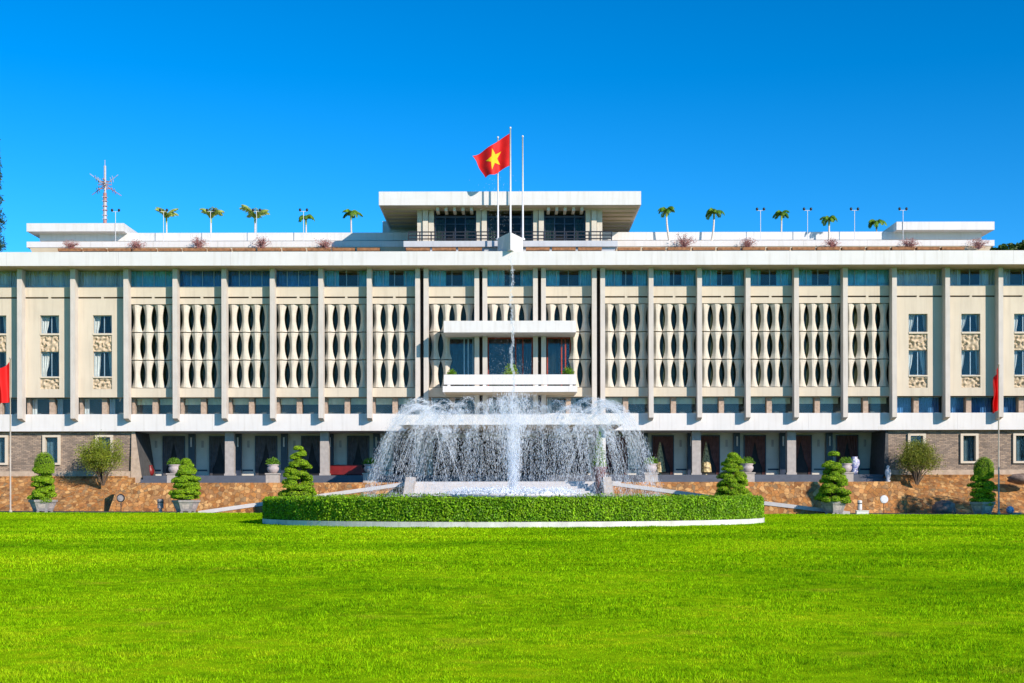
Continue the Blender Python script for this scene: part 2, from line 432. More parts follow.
def lawn_material(name, c1, c2, c3, island=0.0, trans=0.0):
    m = bpy.data.materials.new(name); m.use_nodes = True
    n = m.node_tree.nodes; L = m.node_tree.links
    b = n['Principled BSDF']; b.inputs['Roughness'].default_value = 0.6; b.inputs['Specular IOR Level'].default_value = 0.0
    g = n.new('ShaderNodeNewGeometry')
    mps = n.new('ShaderNodeMapping'); mps.inputs['Scale'].default_value = (1, 1, 0); L.new(g.outputs['Position'], mps.inputs[0])
    n1 = n.new('ShaderNodeTexNoise'); n1.inputs['Scale'].default_value = 0.11; n1.inputs['Detail'].default_value = 7; n1.inputs['Roughness'].default_value = 0.62
    n2 = n.new('ShaderNodeTexNoise'); n2.inputs['Scale'].default_value = 3.2; n2.inputs['Detail'].default_value = 4
    for q in (n1, n2): L.new(mps.outputs[0], q.inputs['Vector'])
    rp = n.new('ShaderNodeValToRGB'); e = rp.color_ramp.elements
    e[0].position = 0.33; e[0].color = (*c1, 1); e[1].position = 0.55; e[1].color = (*c2, 1); k = e.new(0.72); k.color = (*c3, 1)
    ma = n.new('ShaderNodeMath'); ma.operation = 'MULTIPLY_ADD'; ma.inputs[1].default_value = 0.7
    sb = n.new('ShaderNodeMath'); sb.operation = 'SUBTRACT'; sb.inputs[1].default_value = 0.5
    L.new(n2.outputs['Fac'], sb.inputs[0]); L.new(sb.outputs[0], ma.inputs[0]); L.new(n1.outputs['Fac'], ma.inputs[2])
    L.new(ma.outputs[0], rp.inputs['Fac'])
    n3 = n.new('ShaderNodeTexNoise'); n3.inputs['Scale'].default_value = 0.9; n3.inputs['Detail'].default_value = 5
    L.new(mps.outputs[0], n3.inputs['Vector'])
    m3 = n.new('ShaderNodeMapRange'); m3.inputs['From Min'].default_value = 0.60; m3.inputs['From Max'].default_value = 0.78; m3.inputs['To Max'].default_value = 0.75
    L.new(n3.outputs['Fac'], m3.inputs['Value'])
    mx = n.new('ShaderNodeMix'); mx.data_type = 'RGBA'; L.new(m3.outputs[0], mx.inputs['Factor']); L.new(rp.outputs[0], mx.inputs[6]); mx.inputs[7].default_value = (c3[0] * 1.05, c3[1] * .82, 0.02, 1)
    last = mx.outputs[2]
    if island:
        h = n.new('ShaderNodeHueSaturation'); r3 = n.new('ShaderNodeMapRange')
        r3.inputs['To Min'].default_value = 1 - island; r3.inputs['To Max'].default_value = 1 + island
        L.new(g.outputs['Random Per Island'], r3.inputs['Value']); L.new(r3.outputs[0], h.inputs['Value']); L.new(last, h.inputs['Color']); last = h.outputs[0]
    L.new(last, b.inputs['Base Color'])
    if trans:
        t = n.new('ShaderNodeBsdfTranslucent'); ms = n.new('ShaderNodeMixShader'); ms.inputs[0].default_value = trans
        L.new(last, t.inputs[0]); L.new(b.outputs[0], ms.inputs[1]); L.new(t.outputs[0], ms.inputs[2]); L.new(ms.outputs[0], n['Material Output'].inputs['Surface'])
    return m
M['lawn'] = lawn_material('lawn_turf', (0.14, 0.28, 0.002), (0.25, 0.43, 0.003), (0.36, 0.48, 0.005))
M['blade'] = lawn_material('grass_blade', (0.11, 0.28, 0.003), (0.30, 0.53, 0.004), (0.45, 0.58, 0.010), 0.7, 0.42)

LAWN_EDGE = -14.9
mb = MB(); mb.add([(-2500, -2500, -0.06), (2500, -2500, -0.06), (2500, 2500, -0.06), (-2500, 2500, -0.06)], [(0, 1, 2, 3)])
tag(mb.build('ground', M['lawn']), kind='structure')
xs = np.linspace(-75, 75, 61); ys = np.concatenate([np.linspace(-125, -35, 25)[:-1], np.linspace(-35, LAWN_EDGE, 30)])
X, Y = np.meshgrid(xs, ys, indexing='ij')
mb = MB(); mb.grid(np.stack([X, Y, gz(X, Y)], -1)); tag(mb.build('lawn', M['lawn'], smooth=True), kind='structure')
ys = np.linspace(LAWN_EDGE, 1.5, 20)
X, Y = np.meshgrid(xs, ys, indexing='ij')
mb = MB(); mb.grid(np.stack([X, Y, gz(X, Y) - 0.03], -1)); tag(mb.build('driveway', M['asphalt'], smooth=True), kind='structure')

FC = (0.08, -30.7)                                # fountain centre
RK = 14.35                                        # outer radius of the kerb
def grass(d0, d1, dens, w, h):
    A = 0.46 * 2 / 2 * (d1 * d1 - d0 * d0)
    n = int(A * dens)
    d = np.sqrt(rng.uniform(d0 * d0, d1 * d1, n))
    x = rng.uniform(-0.46, 0.46, n) * d
    y = d - D0
    ok = ((x - FC[0]) ** 2 + (y - FC[1]) ** 2 > (RK + 0.03) ** 2) & (y < LAWN_EDGE)
    # mowing leaves small hollows and tufts
    x, y = x[ok], y[ok]; n = len(x)
    z = gz(x, y)
    tuft = 0.75 + 0.5 * np.sin(x * 2.3 + 1.7 * np.sin(y * 1.1)) * np.sin(y * 1.9 + 1.3 * np.sin(x * 0.9)) + 0.15 * rng.normal(0, 1, n)
    hh = h * np.clip(tuft, 0.35, 1.6) * rng.uniform(0.6, 1.3, n)
    a = rng.uniform(0, 2 * np.pi, n); ww = w * rng.uniform(0.6, 1.3, n)
    le = hh * rng.uniform(0.1, 1.0, n); la = rng.uniform(0, 2 * np.pi, n)
    p0 = np.stack([x - np.cos(a) * ww / 2, y - np.sin(a) * ww / 2, z - 0.01], -1)
    p1 = np.stack([x + np.cos(a) * ww / 2, y + np.sin(a) * ww / 2, z - 0.01], -1)
    p2 = np.stack([x + np.cos(la) * le, y + np.sin(la) * le, z + hh], -1)
    return np.stack([p0, p1, p2], 1).reshape(-1, 3), n
mb = MB()
for a in ((10, 17, 2300, 0.0095, 0.028), (17, 27, 1000, 0.014, 0.034), (27, 45, 300, 0.027, 0.045), (45, 96, 90, 0.05, 0.055)):
    v, n = grass(*a); mb.add(v, np.arange(3 * n).reshape(n, 3))
tag(mb.build('grass', M['blade']), 'short bright green mown grass covering the lawn in front of the palace', 'grass', kind='stuff')

# ------------------------------------------------------------------ the palace
palace = thing('palace_building', (0, 0, 0), 'long white and cream modernist palace with lattice screens behind the fountain', 'building')
YP = 0.85                                         # plane of the facade panels
def zf(py): return PZ(py, YP)
OFF = [25.3, 33.4, 84.2, 92.6, 141, 189.5, 238, 286.4, 335.3, 384.4, 437.6, 490.8, 544, 597]
U = 12.4
FINX = sorted([CX + s * o / U for o in OFF for s in (-1, 1)])
XE = 597 / U + 0.3
ZC0, ZC1 = PZ(265, -1.3), PZ(251.2, -1.3)         # cornice
ZB0, ZB1 = zf(430.5), zf(413.5)                   # white band
ZFL = PZ(482.5, -4)                               # terrace level

def part(mb, name, m, parent=palace, smooth=False): return mb.build(name, m, parent, smooth=smooth)

# core: the mass of the building behind the facade layers
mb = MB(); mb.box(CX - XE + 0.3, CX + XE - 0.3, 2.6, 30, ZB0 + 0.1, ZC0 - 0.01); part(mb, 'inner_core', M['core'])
mb = MB()
for s in (-1, 1):
    x0, x1 = sorted((CX + s * (XE - 0.28), CX + s * XE)); mb.box(x0, x1, 1.0, 30.3, 0, ZC0 - 0.005)
mb.box(CX - XE + 0.3, CX + XE - 0.3, 30.02, 30.3, 0, ZC0 - 0.005)
part(mb, 'outer_wall', M['side'])
# cornice in lengths with fine joints, soffit below
mb = MB()
js = np.linspace(CX - XE - 0.6, CX + XE + 0.6, 12)
for a, b in zip(js[:-1], js[1:]): mb.box(a + 0.006, b - 0.006, -1.3, 0.6, ZC0, ZC1)
mb.box(CX - XE - 0.55, CX + XE + 0.55, -1.25, 30.4, ZC0 + 0.02, ZC1 - 0.06)
part(mb, 'cornice', M['white'])
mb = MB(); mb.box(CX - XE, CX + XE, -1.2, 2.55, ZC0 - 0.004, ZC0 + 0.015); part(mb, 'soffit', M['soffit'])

# fins
fin = MB()
w = 0.19
zt, zb = ZC0 - 0.01, PZ(420.5, 0)
fin.hexa([(-w, 0, zb + .22), (w, 0, zb + .22), (w, 0.92, zb - 0.0), (-w, 0.92, zb - 0.0), (-w, 0, zt), (w, 0, zt), (w, 0.92, zt), (-w, 0.92, zt)])
f0 = None
for x in FINX:
    if f0 is None: f0 = fin.build('fin', M['fin'], palace); o = f0
    else:
        o = f0.copy(); COL.objects.link(o); WL[o.name] = (0, 0, 0)
    o.location.x = x

# band and paired-fin slots
mb = MB()
js = np.linspace(CX - XE, CX + XE, 9)
for a, b in zip(js[:-1], js[1:]): mb.box(a + 0.004, b - 0.004, YP, 3.0, ZB0, ZB1)
part(mb, 'white_band', M['white'])
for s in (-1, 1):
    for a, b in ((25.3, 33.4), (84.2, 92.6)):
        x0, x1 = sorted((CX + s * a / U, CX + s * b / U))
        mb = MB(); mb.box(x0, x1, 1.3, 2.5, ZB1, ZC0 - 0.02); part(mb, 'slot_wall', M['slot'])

def pleats(mb, x0, x1, z0, z1, y, step=0.09, amp=0.05, m=0, gather=0.0):
    n = max(4, int((x1 - x0) / step)) ; 
    xs = np.linspace(x0, x1, n + 1)
    yy = y + amp * np.where(np.arange(n + 1) % 2, 1, -1) * rng.uniform(0.4, 1, n + 1)
    if gather:                                    # drawn aside towards the bottom
        xg = x0 + (xs - x0) * (1 - gather) if gather > 0 else x1 - (x1 - xs) * (1 + gather)
    else: xg = xs
    mid = 0.45 * z1 + 0.55 * z0
    P = np.stack([np.stack([xg, yy, np.full(n + 1, z0)], -1), np.stack([xg, yy, np.full(n + 1, z0 * .6 + mid * .4)], -1),
                  np.stack([(xs + xg) / 2, yy, np.full(n + 1, mid)], -1), np.stack([xs, yy, np.full(n + 1, z1)], -1)], 0)
    mb.grid(P, m)

# cast-stone lattice: hourglass stones, light catching their faceted fronts
TIERS = [(304.2, 331.2), (332.2, 359.0), (360.0, 387.0)]
def hourglass(mb, xc, wd, z0, z1, y0):
    n = 11
    t = np.linspace(0, 1, n); z = z0 + (z1 - z0) * t
    half = wd * (0.5 - 0.245 * np.sin(np.pi * t) ** 0.85)
    rid = half * 0.22
    P = np.stack([
        np.stack([xc - half, np.full(n, y0 + 0.36), z], -1),
        np.stack([xc - half, np.full(n, y0 + 0.25), z], -1),
        np.stack([xc - rid, np.full(n, y0), z], -1),
        np.stack([xc + rid, np.full(n, y0), z], -1),
        np.stack([xc + half, np.full(n, y0 + 0.25), z], -1),
        np.stack([xc + half, np.full(n, y0 + 0.36), z], -1)], 0)
    mb.grid(P)
    for zi in (0, n - 1):
        mb.add(P[:, zi], [(0, 1, 2, 3, 4, 5) if zi else (5, 4, 3, 2, 1, 0)])
def lattice(xa, xb, cells):
    mb = MB(); n = 4; p = (xb - xa) / n
    for (a, b), keep in zip(TIERS, cells):
        for k in range(n):
            if keep[k]: hourglass(mb, xa + p * (k + 0.5), p * 0.985, zf(b), zf(a), YP + 0.03)
    return mb
FULL = ((1, 1, 1, 1),) * 3

def top_window(xa, xb, kind):
    z0, z1 = zf(285.8), ZC0 - 0.02
    mb = MB()
    fr = 0.05
    mb.box(xa, xb, YP + .28, YP + .40, z0, z0 + fr); 
    nn = 4
    for k in range(nn + 1):
        x = xa + (xb - xa) * k / nn
        mb.box(x - .025, x + .025, YP + .27, YP + .39, z0 + fr + .002, z1)
    w = part(mb, 'top_window', M['alu'])
    mb = MB(); mb.box(xa, xb, YP + .33, YP + .34, z0 + fr, z1); part(mb, 'pane', M['glass'], w)
    mb = MB()
    L = xb - xa
    if kind == 'grey': pleats(mb, xa, xb, z0, z1, YP + .46, 0.1)
    elif kind == 'blue': pleats(mb, xa, xb, z0, z1, YP + .46, 0.12, 0.03)
    elif kind == 'navy': pleats(mb, xa, xb, z0, z1, YP + .46, 0.12, 0.03)
    else:
        pleats(mb, xa, xa + L * rng.uniform(.26, .42), z0, z1, YP + .46, 0.1); pleats(mb, xb - L * rng.uniform(.22, .38), xb, z0, z1, YP + .46, 0.1)
    part(mb, 'curtain', M['grey_curtain'] if kind in ('grey', 'greygap') else M['navy_curtain'] if kind == 'navy' else M['blue_curtain'], w)

def lower_window(xa, xb, kind):
    z0, z1 = ZB1 + 0.004, zf(397)
    c = (xa + xb) / 2
    for A_, B_, y_ in ((c - .21, c + .21, .55), (xa, xa + .22, .6)):
        mb = MB(); mb.box(A_, B_, YP + y_, YP + 1.2, z0, z1); part(mb, 'window_pillar', M['pillar'])
    for a, b in ((xa + .22, c - .21), (c + .21, xb)):
        mb = MB(); mb.box(a, b, YP + .9, YP + .98, z0, z0 + .06); mb.box(a, b, YP + .9, YP + .98, z1 - .05, z1)
        w = part(mb, 'lower_window', M['alu'])
        mb = MB(); mb.box(a, b, YP + .94, YP + .95, z0 + .06, z1 - .05); part(mb, 'pane', M['glass'], w)
        mb = MB()
        if kind == 'lattice':
            pleats(mb, a, b, z0 + (z1 - z0) * .62, z1, YP + 1.3, 0.2, 0.02); part(mb, 'blind', M['blind'], w)
        elif kind == 'dark':
            if rng.random() < .5:
                pleats(mb, a, a + (b - a) * .25, z0, z1, YP + 1.3, 0.1); part(mb, 'curtain', M['grey_curtain'], w)
        else:
            pleats(mb, a, b, z0, z1, YP + 1.3, 0.11); part(mb, 'curtain', M['navy_curtain'], w)

# carved relief (shared mesh, height field of coiling folds)
def relief_mesh(wd, ht, seed):
    r = np.random.default_rng(seed)
    n, k = 34, 26
    u, v = np.meshgrid(np.linspace(-1, 1, n), np.linspace(-1, 1, k), indexing='ij')
    h = np.zeros_like(u)
    for _ in range(7):
        cx, cy = r.uniform(-.9, .9, 2); rr = np.hypot(u - cx, (v - cy) * ht / wd); an = np.arctan2(v - cy, u - cx)
        h += np.exp(-rr * 2.2) * np.sin(rr * 11 + an * r.choice([-2, -1, 1, 2]) + r.uniform(0, 6))
    h = np.clip(h, -.8, .8)
    edge = np.clip(np.minimum(1 - abs(u), 1 - abs(v)) * 8, 0, 1)
    mb = MB(); mb.grid(np.stack([u * wd / 2, 0.02 - 0.13 * h * edge, v * ht / 2], -1))
    mb.box(-wd / 2, wd / 2, .12, .3, -ht / 2, ht / 2)
    return mb.mesh('relief_panel', M['relief'], smooth=True)
RW = 1.54
REL = {}
def relief(xc, pa, pb, seed):
    key = (pa, seed)
    if key not in REL: REL[key] = relief_mesh(RW, zf(pa) - zf(pb) - .01, seed)
    o = bpy.data.objects.new('relief_panel', REL[key]); COL.objects.link(o); o.parent = palace
    o.location = (xc, YP + .10, (zf(pa) + zf(pb)) / 2); WL[o.name] = tuple(o.location)

def facade_panels(xa, xb, solid):
    mb = MB(); c = (xa + xb) / 2; Y1 = YP + .45
    if not solid:
        mb.box(xa, xb, YP, YP + .3, zf(296.2), zf(286.2))
        mb.box(xa, xb, YP, YP + .3, zf(303.6), zf(297.8))
        mb.box(c - .1, c + .1, YP + .002, YP + .28, zf(297.8) + .002, zf(296.2) - .002)
        m2 = MB(); m2.box(xa, xb, YP, YP + .9, zf(396.6), zf(387.6)); part(m2, 'sill_panel', M['cream'])
        mb.box(xa, xb, YP + .3, YP + .35, zf(303.5), zf(286.4), 1)
    else:
        h = RW / 2
        mb.box(xa, xb, YP, Y1, zf(296.2), zf(286.2))
        mb.box(c - .1, c + .1, YP + .002, YP + .3, zf(297.8) + .002, zf(296.2) - .002)
        mb.box(xa, c - h, YP, Y1, zf(396.6), zf(297.8)); mb.box(c + h, xb, YP, Y1, zf(396.6), zf(297.8))
        mb.box(c - h + .001, c + h - .001, YP + .001, Y1, zf(314.5), zf(297.8) - .001)
        mb.box(c - h + .001, c + h - .001, YP + .001, Y1, zf(396.6) + .001, zf(388.4))
        mb.box(c - h + .001, c + h - .001, YP - .04, Y1, zf(334.4), zf(332.6))
        mb.box(c - h + .001, c + h - .001, YP - .04, Y1, zf(377.2), zf(375.8))
        mb.box(xa, xb, YP + .3, YP + .34, zf(297.9), zf(296.1), 1)
    part(mb, 'facade_panel', [M['cream'], M['slot']])

def small_window(xc, pa, pb):
    h = RW / 2; z0, z1 = zf(pb), zf(pa)
    mb = MB()
    for x in (xc - h + .03, xc + .06, xc + h - .03): mb.box(x - .03, x + .03, YP + .34, YP + .42, z0 + .002, z1 - .002)
    mb.box(xc - h + .001, xc + h - .001, YP + .335, YP + .425, z0, z0 + .05); mb.box(xc - h + .001, xc + h - .001, YP + .335, YP + .425, z1 - .05, z1)
    w = part(mb, 'small_window', M['alu'])
    mb = MB(); mb.box(xc - h, xc + h, YP + .38, YP + .39, z0, z1); part(mb, 'pane', M['glass'], w)
    mb = MB(); pleats(mb, xc - h, xc - h * rng.uniform(.1, .4), z0, z1, YP + .62, 0.1, 0.05, 0, rng.uniform(.2, .6)); pleats(mb, xc + h * rng.uniform(.25, .7), xc + h, z0, z1, YP + .62, 0.1, 0.05, 0, -rng.uniform(.2, .6))
    part(mb, 'curtain', M['white_curtain'] if xc < 0 else M['grey_curtain'], w)

bays = []
ofs = [-o for o in reversed(OFF)] + OFF
for a, b in zip(ofs[:-1], ofs[1:]):
    if abs(b - a) < 20: continue
    bays.append((a, b))
lat0 = None
for i, (a, b) in enumerate(bays):
    xa, xb = CX + a / U + 0.1, CX + b / U - 0.1
    ca = (a + b) / 2; solid = abs(ca) > 385
    facade_panels(xa, xb, solid)
    if solid: kind = 'grey' if (ca < 0 or ca < 440) else 'greygap'
    elif ca < -200: kind = 'blue' if ca < -340 else 'navy'
    elif ca > 330: kind = 'blue'
    else: kind = 'gap'
    top_window(xa, xb, kind)
    if solid:
        xc = CX + ca / U
        small_window(xc, 314.5, 332.6); small_window(xc, 350.8, 375.8)
        relief(xc, 334.5, 350.7, 3 if i % 2 else 5); relief(xc, 377.2, 388.4, 8 if i % 2 else 9)
        lower_window(xa, xb, 'dark' if ca < 0 else 'blue')
    else:
        mb = MB(); mb.box(xa, xb, YP + .85, YP + .87, zf(387.5), zf(303.7)); 
        g = part(mb, 'screen_window', M['tealglass'])
        mb = MB(); pleats(mb, xa, xb, zf(387.5), zf(303.7), YP + 1.05, .16, .05); part(mb, 'curtain', M['olive_curtain'], g)
        if abs(ca) > 90:
            if lat0 is None:
                Lm = 3.72; lat0 = lattice(-Lm / 2, Lm / 2, FULL).build('lattice_screen', M['lattice'], palace); o = lat0
            else: o = lat0.copy(); COL.objects.link(o); WL[o.name] = (0, 0, 0)
            o.location.x = (xa + xb) / 2
            lower_window(xa, xb, 'lattice')
        else:
            if ca < -10: cells = ((1, 1, 1, 1), (1, 1, 0, 0), (1, 1, 0, 0))
            elif ca > 10: cells = ((1, 1, 1, 1), (0, 0, 1, 1), (0, 0, 1, 1))
            else: cells = ((1, 1, 1, 1), (0, 0, 0, 0), (0, 0, 0, 0))
            part(lattice(xa + .09, xb - .09, cells), 'lattice_screen', M['lattice'])
            lower_window(xa, xb, 'dark')

# balcony with its roof slab and red framed glazing
YB = -2.6
BX0, BX1 = PX(444, YB), PX(576.5, YB)
mb = MB(); mb.box(BX0, BX1, YB, YP - .03, PZ(332.3, YB), PZ(320.7, YB)); part(mb, 'balcony_roof', M['white'])
mb = MB()
zp0, zp1, zs0, zs1 = PZ(384.4, YB), PZ(374.5, YB), PZ(392, YB), PZ(386, YB)
mb.box(BX0, BX1, YB, YB + .2, zp0, zp1); mb.box(BX0, BX0 + .2, YB + .2, YP - .05, zp0, zp1); mb.box(BX1 - .2, BX1, YB + .2, YP - .05, zp0, zp1)
mb.box(BX0 - .08, BX1 + .08, YB - .08, YP - .06, zs0, zs1)
for f in (.02, .3, .71, .78, .98):
    x = BX0 + .2 + (BX1 - BX0 - .4) * f; mb.box(x - .12, x + .12, YB + .03, YB + .17, zs1, zp0)
part(mb, 'balcony', M['white'])
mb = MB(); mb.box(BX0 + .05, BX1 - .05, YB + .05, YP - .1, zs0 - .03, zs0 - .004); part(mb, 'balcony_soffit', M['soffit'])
zg0, zg1 = zs1, zf(336)
for s, (a, b) in zip((-1, 0, 1), ((449, 474), (488, 533), (547, 571))):
    xa, xb = PX(a, YP + .6), PX(b, YP + .6)
    mb = MB()
    for x in (xa + .05, xb - .05, xa + (xb - xa) * .62, xa + (xb - xa) * .78): mb.box(x - .05, x + .05, YP + .5, YP + .62, zg0, zg1)
    mb.box(xa, xb, YP + .49, YP + .63, zg1 - .18, zg1 - .001); mb.box(xa, xb, YP + .51, YP + .61, zg0 + 1.0, zg0 + 1.08)
    w = part(mb, 'balcony_window', M['redframe'] if s >= 0 else M['alu'])
    mb = MB(); mb.box(xa, xb, YP + .55, YP + .56, zg0, zg1 - .18); part(mb, 'pane', M['glass'], w)
    mb = MB(); pleats(mb, xa + .1, xb - .1, zg0 + 1.2, zg1, YP + .95, .15, .03); part(mb, 'curtain', M['slate_curtain'], w)
mb = MB(); mb.box(PX(449, YP), PX(571, YP), YP + .30, YP + .48, zg1 + .002, zf(331.4)); part(mb, 'balcony_lintel', M['cream'])

# ground storey: brick ends with white framed windows
YW = 1.35
zw0 = PZ(477, YW)
XB = PX(132, YW) ; XB2 = PX(888, YW)
def brick_wall(x0, x1, holes):
    z1 = ZB0 - .003; zl = PZ(470.5, YW)
    mb = MB(); x = x0
    for (a, b, za, zb) in holes:
        mb.box(x, a, YW, YW + .6, zl, z1); mb.box(a, b, YW, YW + .6, zl, za); mb.box(a, b, YW, YW + .6, zb, z1); x = b
    mb.box(x, x1, YW, YW + .6, zl, z1)
    part(mb, 'brick_wall', M['brick'])
    mb = MB(); mb.box(x0, x1, YW - .25, YW + .6, zw0 - 1.0, zl - .002); part(mb, 'plinth', M['plinth'])
    for (a, b, za, zb) in holes:
        mb = MB(); t = .17
        mb.box(a - .05, a + t, YW - .16, YW + .3, za, zb); mb.box(b - t, b + .05, YW - .16, YW + .3, za, zb)
        mb.box(a - .05, b + .05, YW - .17, YW + .3, zb, zb + t); mb.box(a - .05, b + .05, YW - .17, YW + .3, za - t, za)
        w = part(mb, 'framed_window', M['cream'])
        mb = MB(); mb.box(a + t, b - t, YW + .15, YW + .16, za, zb); part(mb, 'pane', M['glass'], w)
        mb = MB(); pleats(mb, a + t, b - t, za, zb, YW + .4, .13, .05); part(mb, 'curtain', M['teal_curtain'], w)
def hole(ca):
    xc = CX + ca / U; return (xc - .68, xc + .68, PZ(462, YW), PZ(436.5, YW))
brick_wall(CX - XE + .3, XB, [hole(c) for c in (-570.5, -517.4, -464.2, -411)])
brick_wall(XB2, CX + XE - .3, [hole(c) for c in (411, 464.2, 517.4, 570.5)])
for s, x in ((-1, XB), (1, XB2)):                 # battered end of each brick wall
    mb = MB(); a, b = (x, x + .5) if s < 0 else (x - .5, x)
    e = -s * 0.9
    z0, z1 = zw0 - .9, ZB0 - .004
    if s < 0: mb.hexa([(x, YW - .3, z0), (x + 1.0, YW - .3, z0), (x + 1.0, 5.6, z0), (x, 5.6, z0), (x, YW - .1, z1), (x + .28, YW - .1, z1), (x + .28, 5.6, z1), (x, 5.6, z1)])
    else: mb.hexa([(x - .45, YW - .3, z0), (x, YW - .3, z0), (x, 5.6, z0), (x - .45, 5.6, z0), (x - .2, YW - .1, z1), (x, YW - .1, z1), (x, 5.6, z1), (x - .2, 5.6, z1)])
    part(mb, 'end_wall', M['darkwall'])
    if s < 0:
        mb = MB(); mb.hexa([(x - .02, YW - .36, z0), (x + 1.02, YW - .36, z0), (x + 1.02, YW - .302, z0), (x - .02, YW - .302, z0), (x + .02, YW - .16, z1), (x + .29, YW - .16, z1), (x + .29, YW - .102, z1), (x + .02, YW - .102, z1)]); part(mb, 'end_wall_trim', M['plinth'])

# arcade
ZF2 = PZ(475, .5)
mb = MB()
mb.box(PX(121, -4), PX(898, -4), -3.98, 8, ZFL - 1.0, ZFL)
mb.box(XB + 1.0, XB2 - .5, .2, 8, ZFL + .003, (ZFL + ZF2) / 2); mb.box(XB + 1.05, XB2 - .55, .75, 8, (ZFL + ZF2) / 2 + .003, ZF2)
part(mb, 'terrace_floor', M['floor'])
YA = 5.7
mb = MB(); mb.box(XB, XB2, YA + .35, YA + .6, ZF2, ZB0 + .2); 
part(mb, 'arcade_back_wall', M['inner'])
mb = MB(); mb.box(XB, XB2, 3.0, YA + .6, ZB0 + .001, ZB0 + .09); part(mb, 'arcade_ceiling', M['inner'])
for s in (-1, 1):
    for o in (92.6, 189.5, 286.4):
        mb = MB(); x = CX + s * o / U
        mb.box(x - .36, x + .36, 2.05, 2.75, ZFL, ZB0 - .004); mb.box(x - .42, x + .42, 2.0, 2.8, ZF2, ZF2 + .18)
        part(mb, 'column', M['column'])
for s in (-1, 1):
    for k, o in enumerate((33.4, 92.6, 141, 189.5, 238, 286.4, 335.3)):
        x = CX + s * o / U
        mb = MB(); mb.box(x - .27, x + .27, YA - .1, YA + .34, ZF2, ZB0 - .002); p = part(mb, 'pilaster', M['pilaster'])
        mb = MB(); mb.tube([(x, YA - .2, PZ(446.5, YA)), (x, YA - .2, PZ(437, YA))], .07, 8); mb.box(x - .04, x + .04, YA - .2, YA - .1, PZ(443, YA), PZ(440, YA)); part(mb, 'wall_lamp', M['whitemetal'], p)
        if o < 34: continue
        # doorway with drawn-back curtains between this pilaster and the next one outwards
        xa, xb = x + s * .7, x + s * 2.45
        xa, xb = min(xa, xb), max(xa, xb)
        zt = PZ(436.5, YA)
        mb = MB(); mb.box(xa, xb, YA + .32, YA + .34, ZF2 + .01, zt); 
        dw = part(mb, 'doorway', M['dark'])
        mb = MB(); t = .07
        mb.box(xa - t, xa, YA + .2, YA + .33, ZF2, zt); mb.box(xb, xb + t, YA + .2, YA + .33, ZF2, zt); mb.box(xa - t, xb + t, YA + .19, YA + .335, zt, zt + .1)
        part(mb, 'door_frame', M['pilaster'], dw)
        mb = MB(); L = xb - xa
        pleats(mb, xa, xa + L * .55, ZF2 + .02, zt, YA + .26, .11, .03, 0, .75); pleats(mb, xb - L * .55, xb, ZF2 + .02, zt, YA + .26, .11, .03, 0, -.75)
        part(mb, 'curtain', M['red_curtain'] if s > 0 else M['slate_curtain'], dw)
        # hanging plaque on the pale panel
        xp = x + s * 3.1
        mb = MB(); mb.box(xp - .1, xp + .1, YA + .30, YA + .34, PZ(447, YA), PZ(440, YA)); part(mb, 'wall_plaque', M['column'])
        mb = MB(); mb.box(min(x + s * 2.7, x + s * 3.6), max(x + s * 2.7, x + s * 3.6), YA + .27, YA + .34, PZ(470.5, YA), PZ(469, YA)); part(mb, 'wall_rail', M['pilaster'])
# entrance glazing behind the porch
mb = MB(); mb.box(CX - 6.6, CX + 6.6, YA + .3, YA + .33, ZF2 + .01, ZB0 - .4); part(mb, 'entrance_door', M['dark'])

# porch: canopy, columns, steps
YPO = -10.0
mb = MB(); PXA, PXB = PX(398, YPO), PX(623.5, YPO)
zc0, zc1 = PZ(424.6, YPO), PZ(414.4, YPO)
mb.box(PXA, PXB, YPO, YP - .01, zc0, zc1); part(mb, 'porch_canopy', M['white'])
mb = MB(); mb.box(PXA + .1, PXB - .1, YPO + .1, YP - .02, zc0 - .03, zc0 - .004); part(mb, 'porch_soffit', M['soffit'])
for x in (-6.6, -2.6, 2.4, 6.7):
    for y in (-8.6,):
        if x < 4: continue
        mb = MB(); mb.box(x - .27, x + .27, y, y + .5, ZFL, zc0 - .032); part(mb, 'porch_column', M['white'])
mb = MB(); mb.box(-8.0, 7.9, -11, -3.99, .1, ZFL); part(mb, 'porch_floor', M['steps'])

# ---- roof level
YL = 8.0
YC = 2.6                                          # the pavilion's balcony stands forward of the side ledges
zl = PZ(247, YL)
mb = MB(); mb.box(CX - XE, CX + XE, .61, 30.2, ZC1 - .05, ZC1 + .02); part(mb, 'roof_deck', M['conc'])
mb = MB()
xa, xb = PX(27, YL), PX(995, YL)
za, zb_ = PZ(246.6, YL), PZ(240.8, YL)
cl_, cr_ = PX(404, YC), PX(618, YC)
for A0, A1 in ((xa, cl_), (cr_, xb)):
    js = np.linspace(A0, A1, 7)
    for k in range(6): mb.box(js[k] + .006, js[k + 1] - .006, YL, YL + .5, za, zb_)
mb.hexa([(xa + 1.2, YL + .1, ZC1 + .02), (xb - 1.2, YL + .1, ZC1 + .02), (xb - 1.2, YL + 2, ZC1 + .02), (xa + 1.2, YL + 2, ZC1 + .02),
         (xa + .25, YL + .05, za - .003), (xb - .25, YL + .05, za - .003), (xb - .25, YL + 2, za - .003), (xa + .25, YL + 2, za - .003)], 1)
mb.box(xa + .01, xb - .01, YL + .501, YL + 4.5, za, zb_ - .03)
part(mb, 'roof_ledge', [M['white'], M['soffit']])
mb = MB(); mb.box(cl_, cr_, YC, YL - .004, PZ(246.6, YC), PZ(240.8, YC)); mb.box(cl_ + .2, cr_ - .2, YC + .3, YL - .004, ZC1 + .021, PZ(246.6, YC) - .002); part(mb, 'pavilion_terrace', M['shadegrey'])  # grey colour stands in for shade on this edge
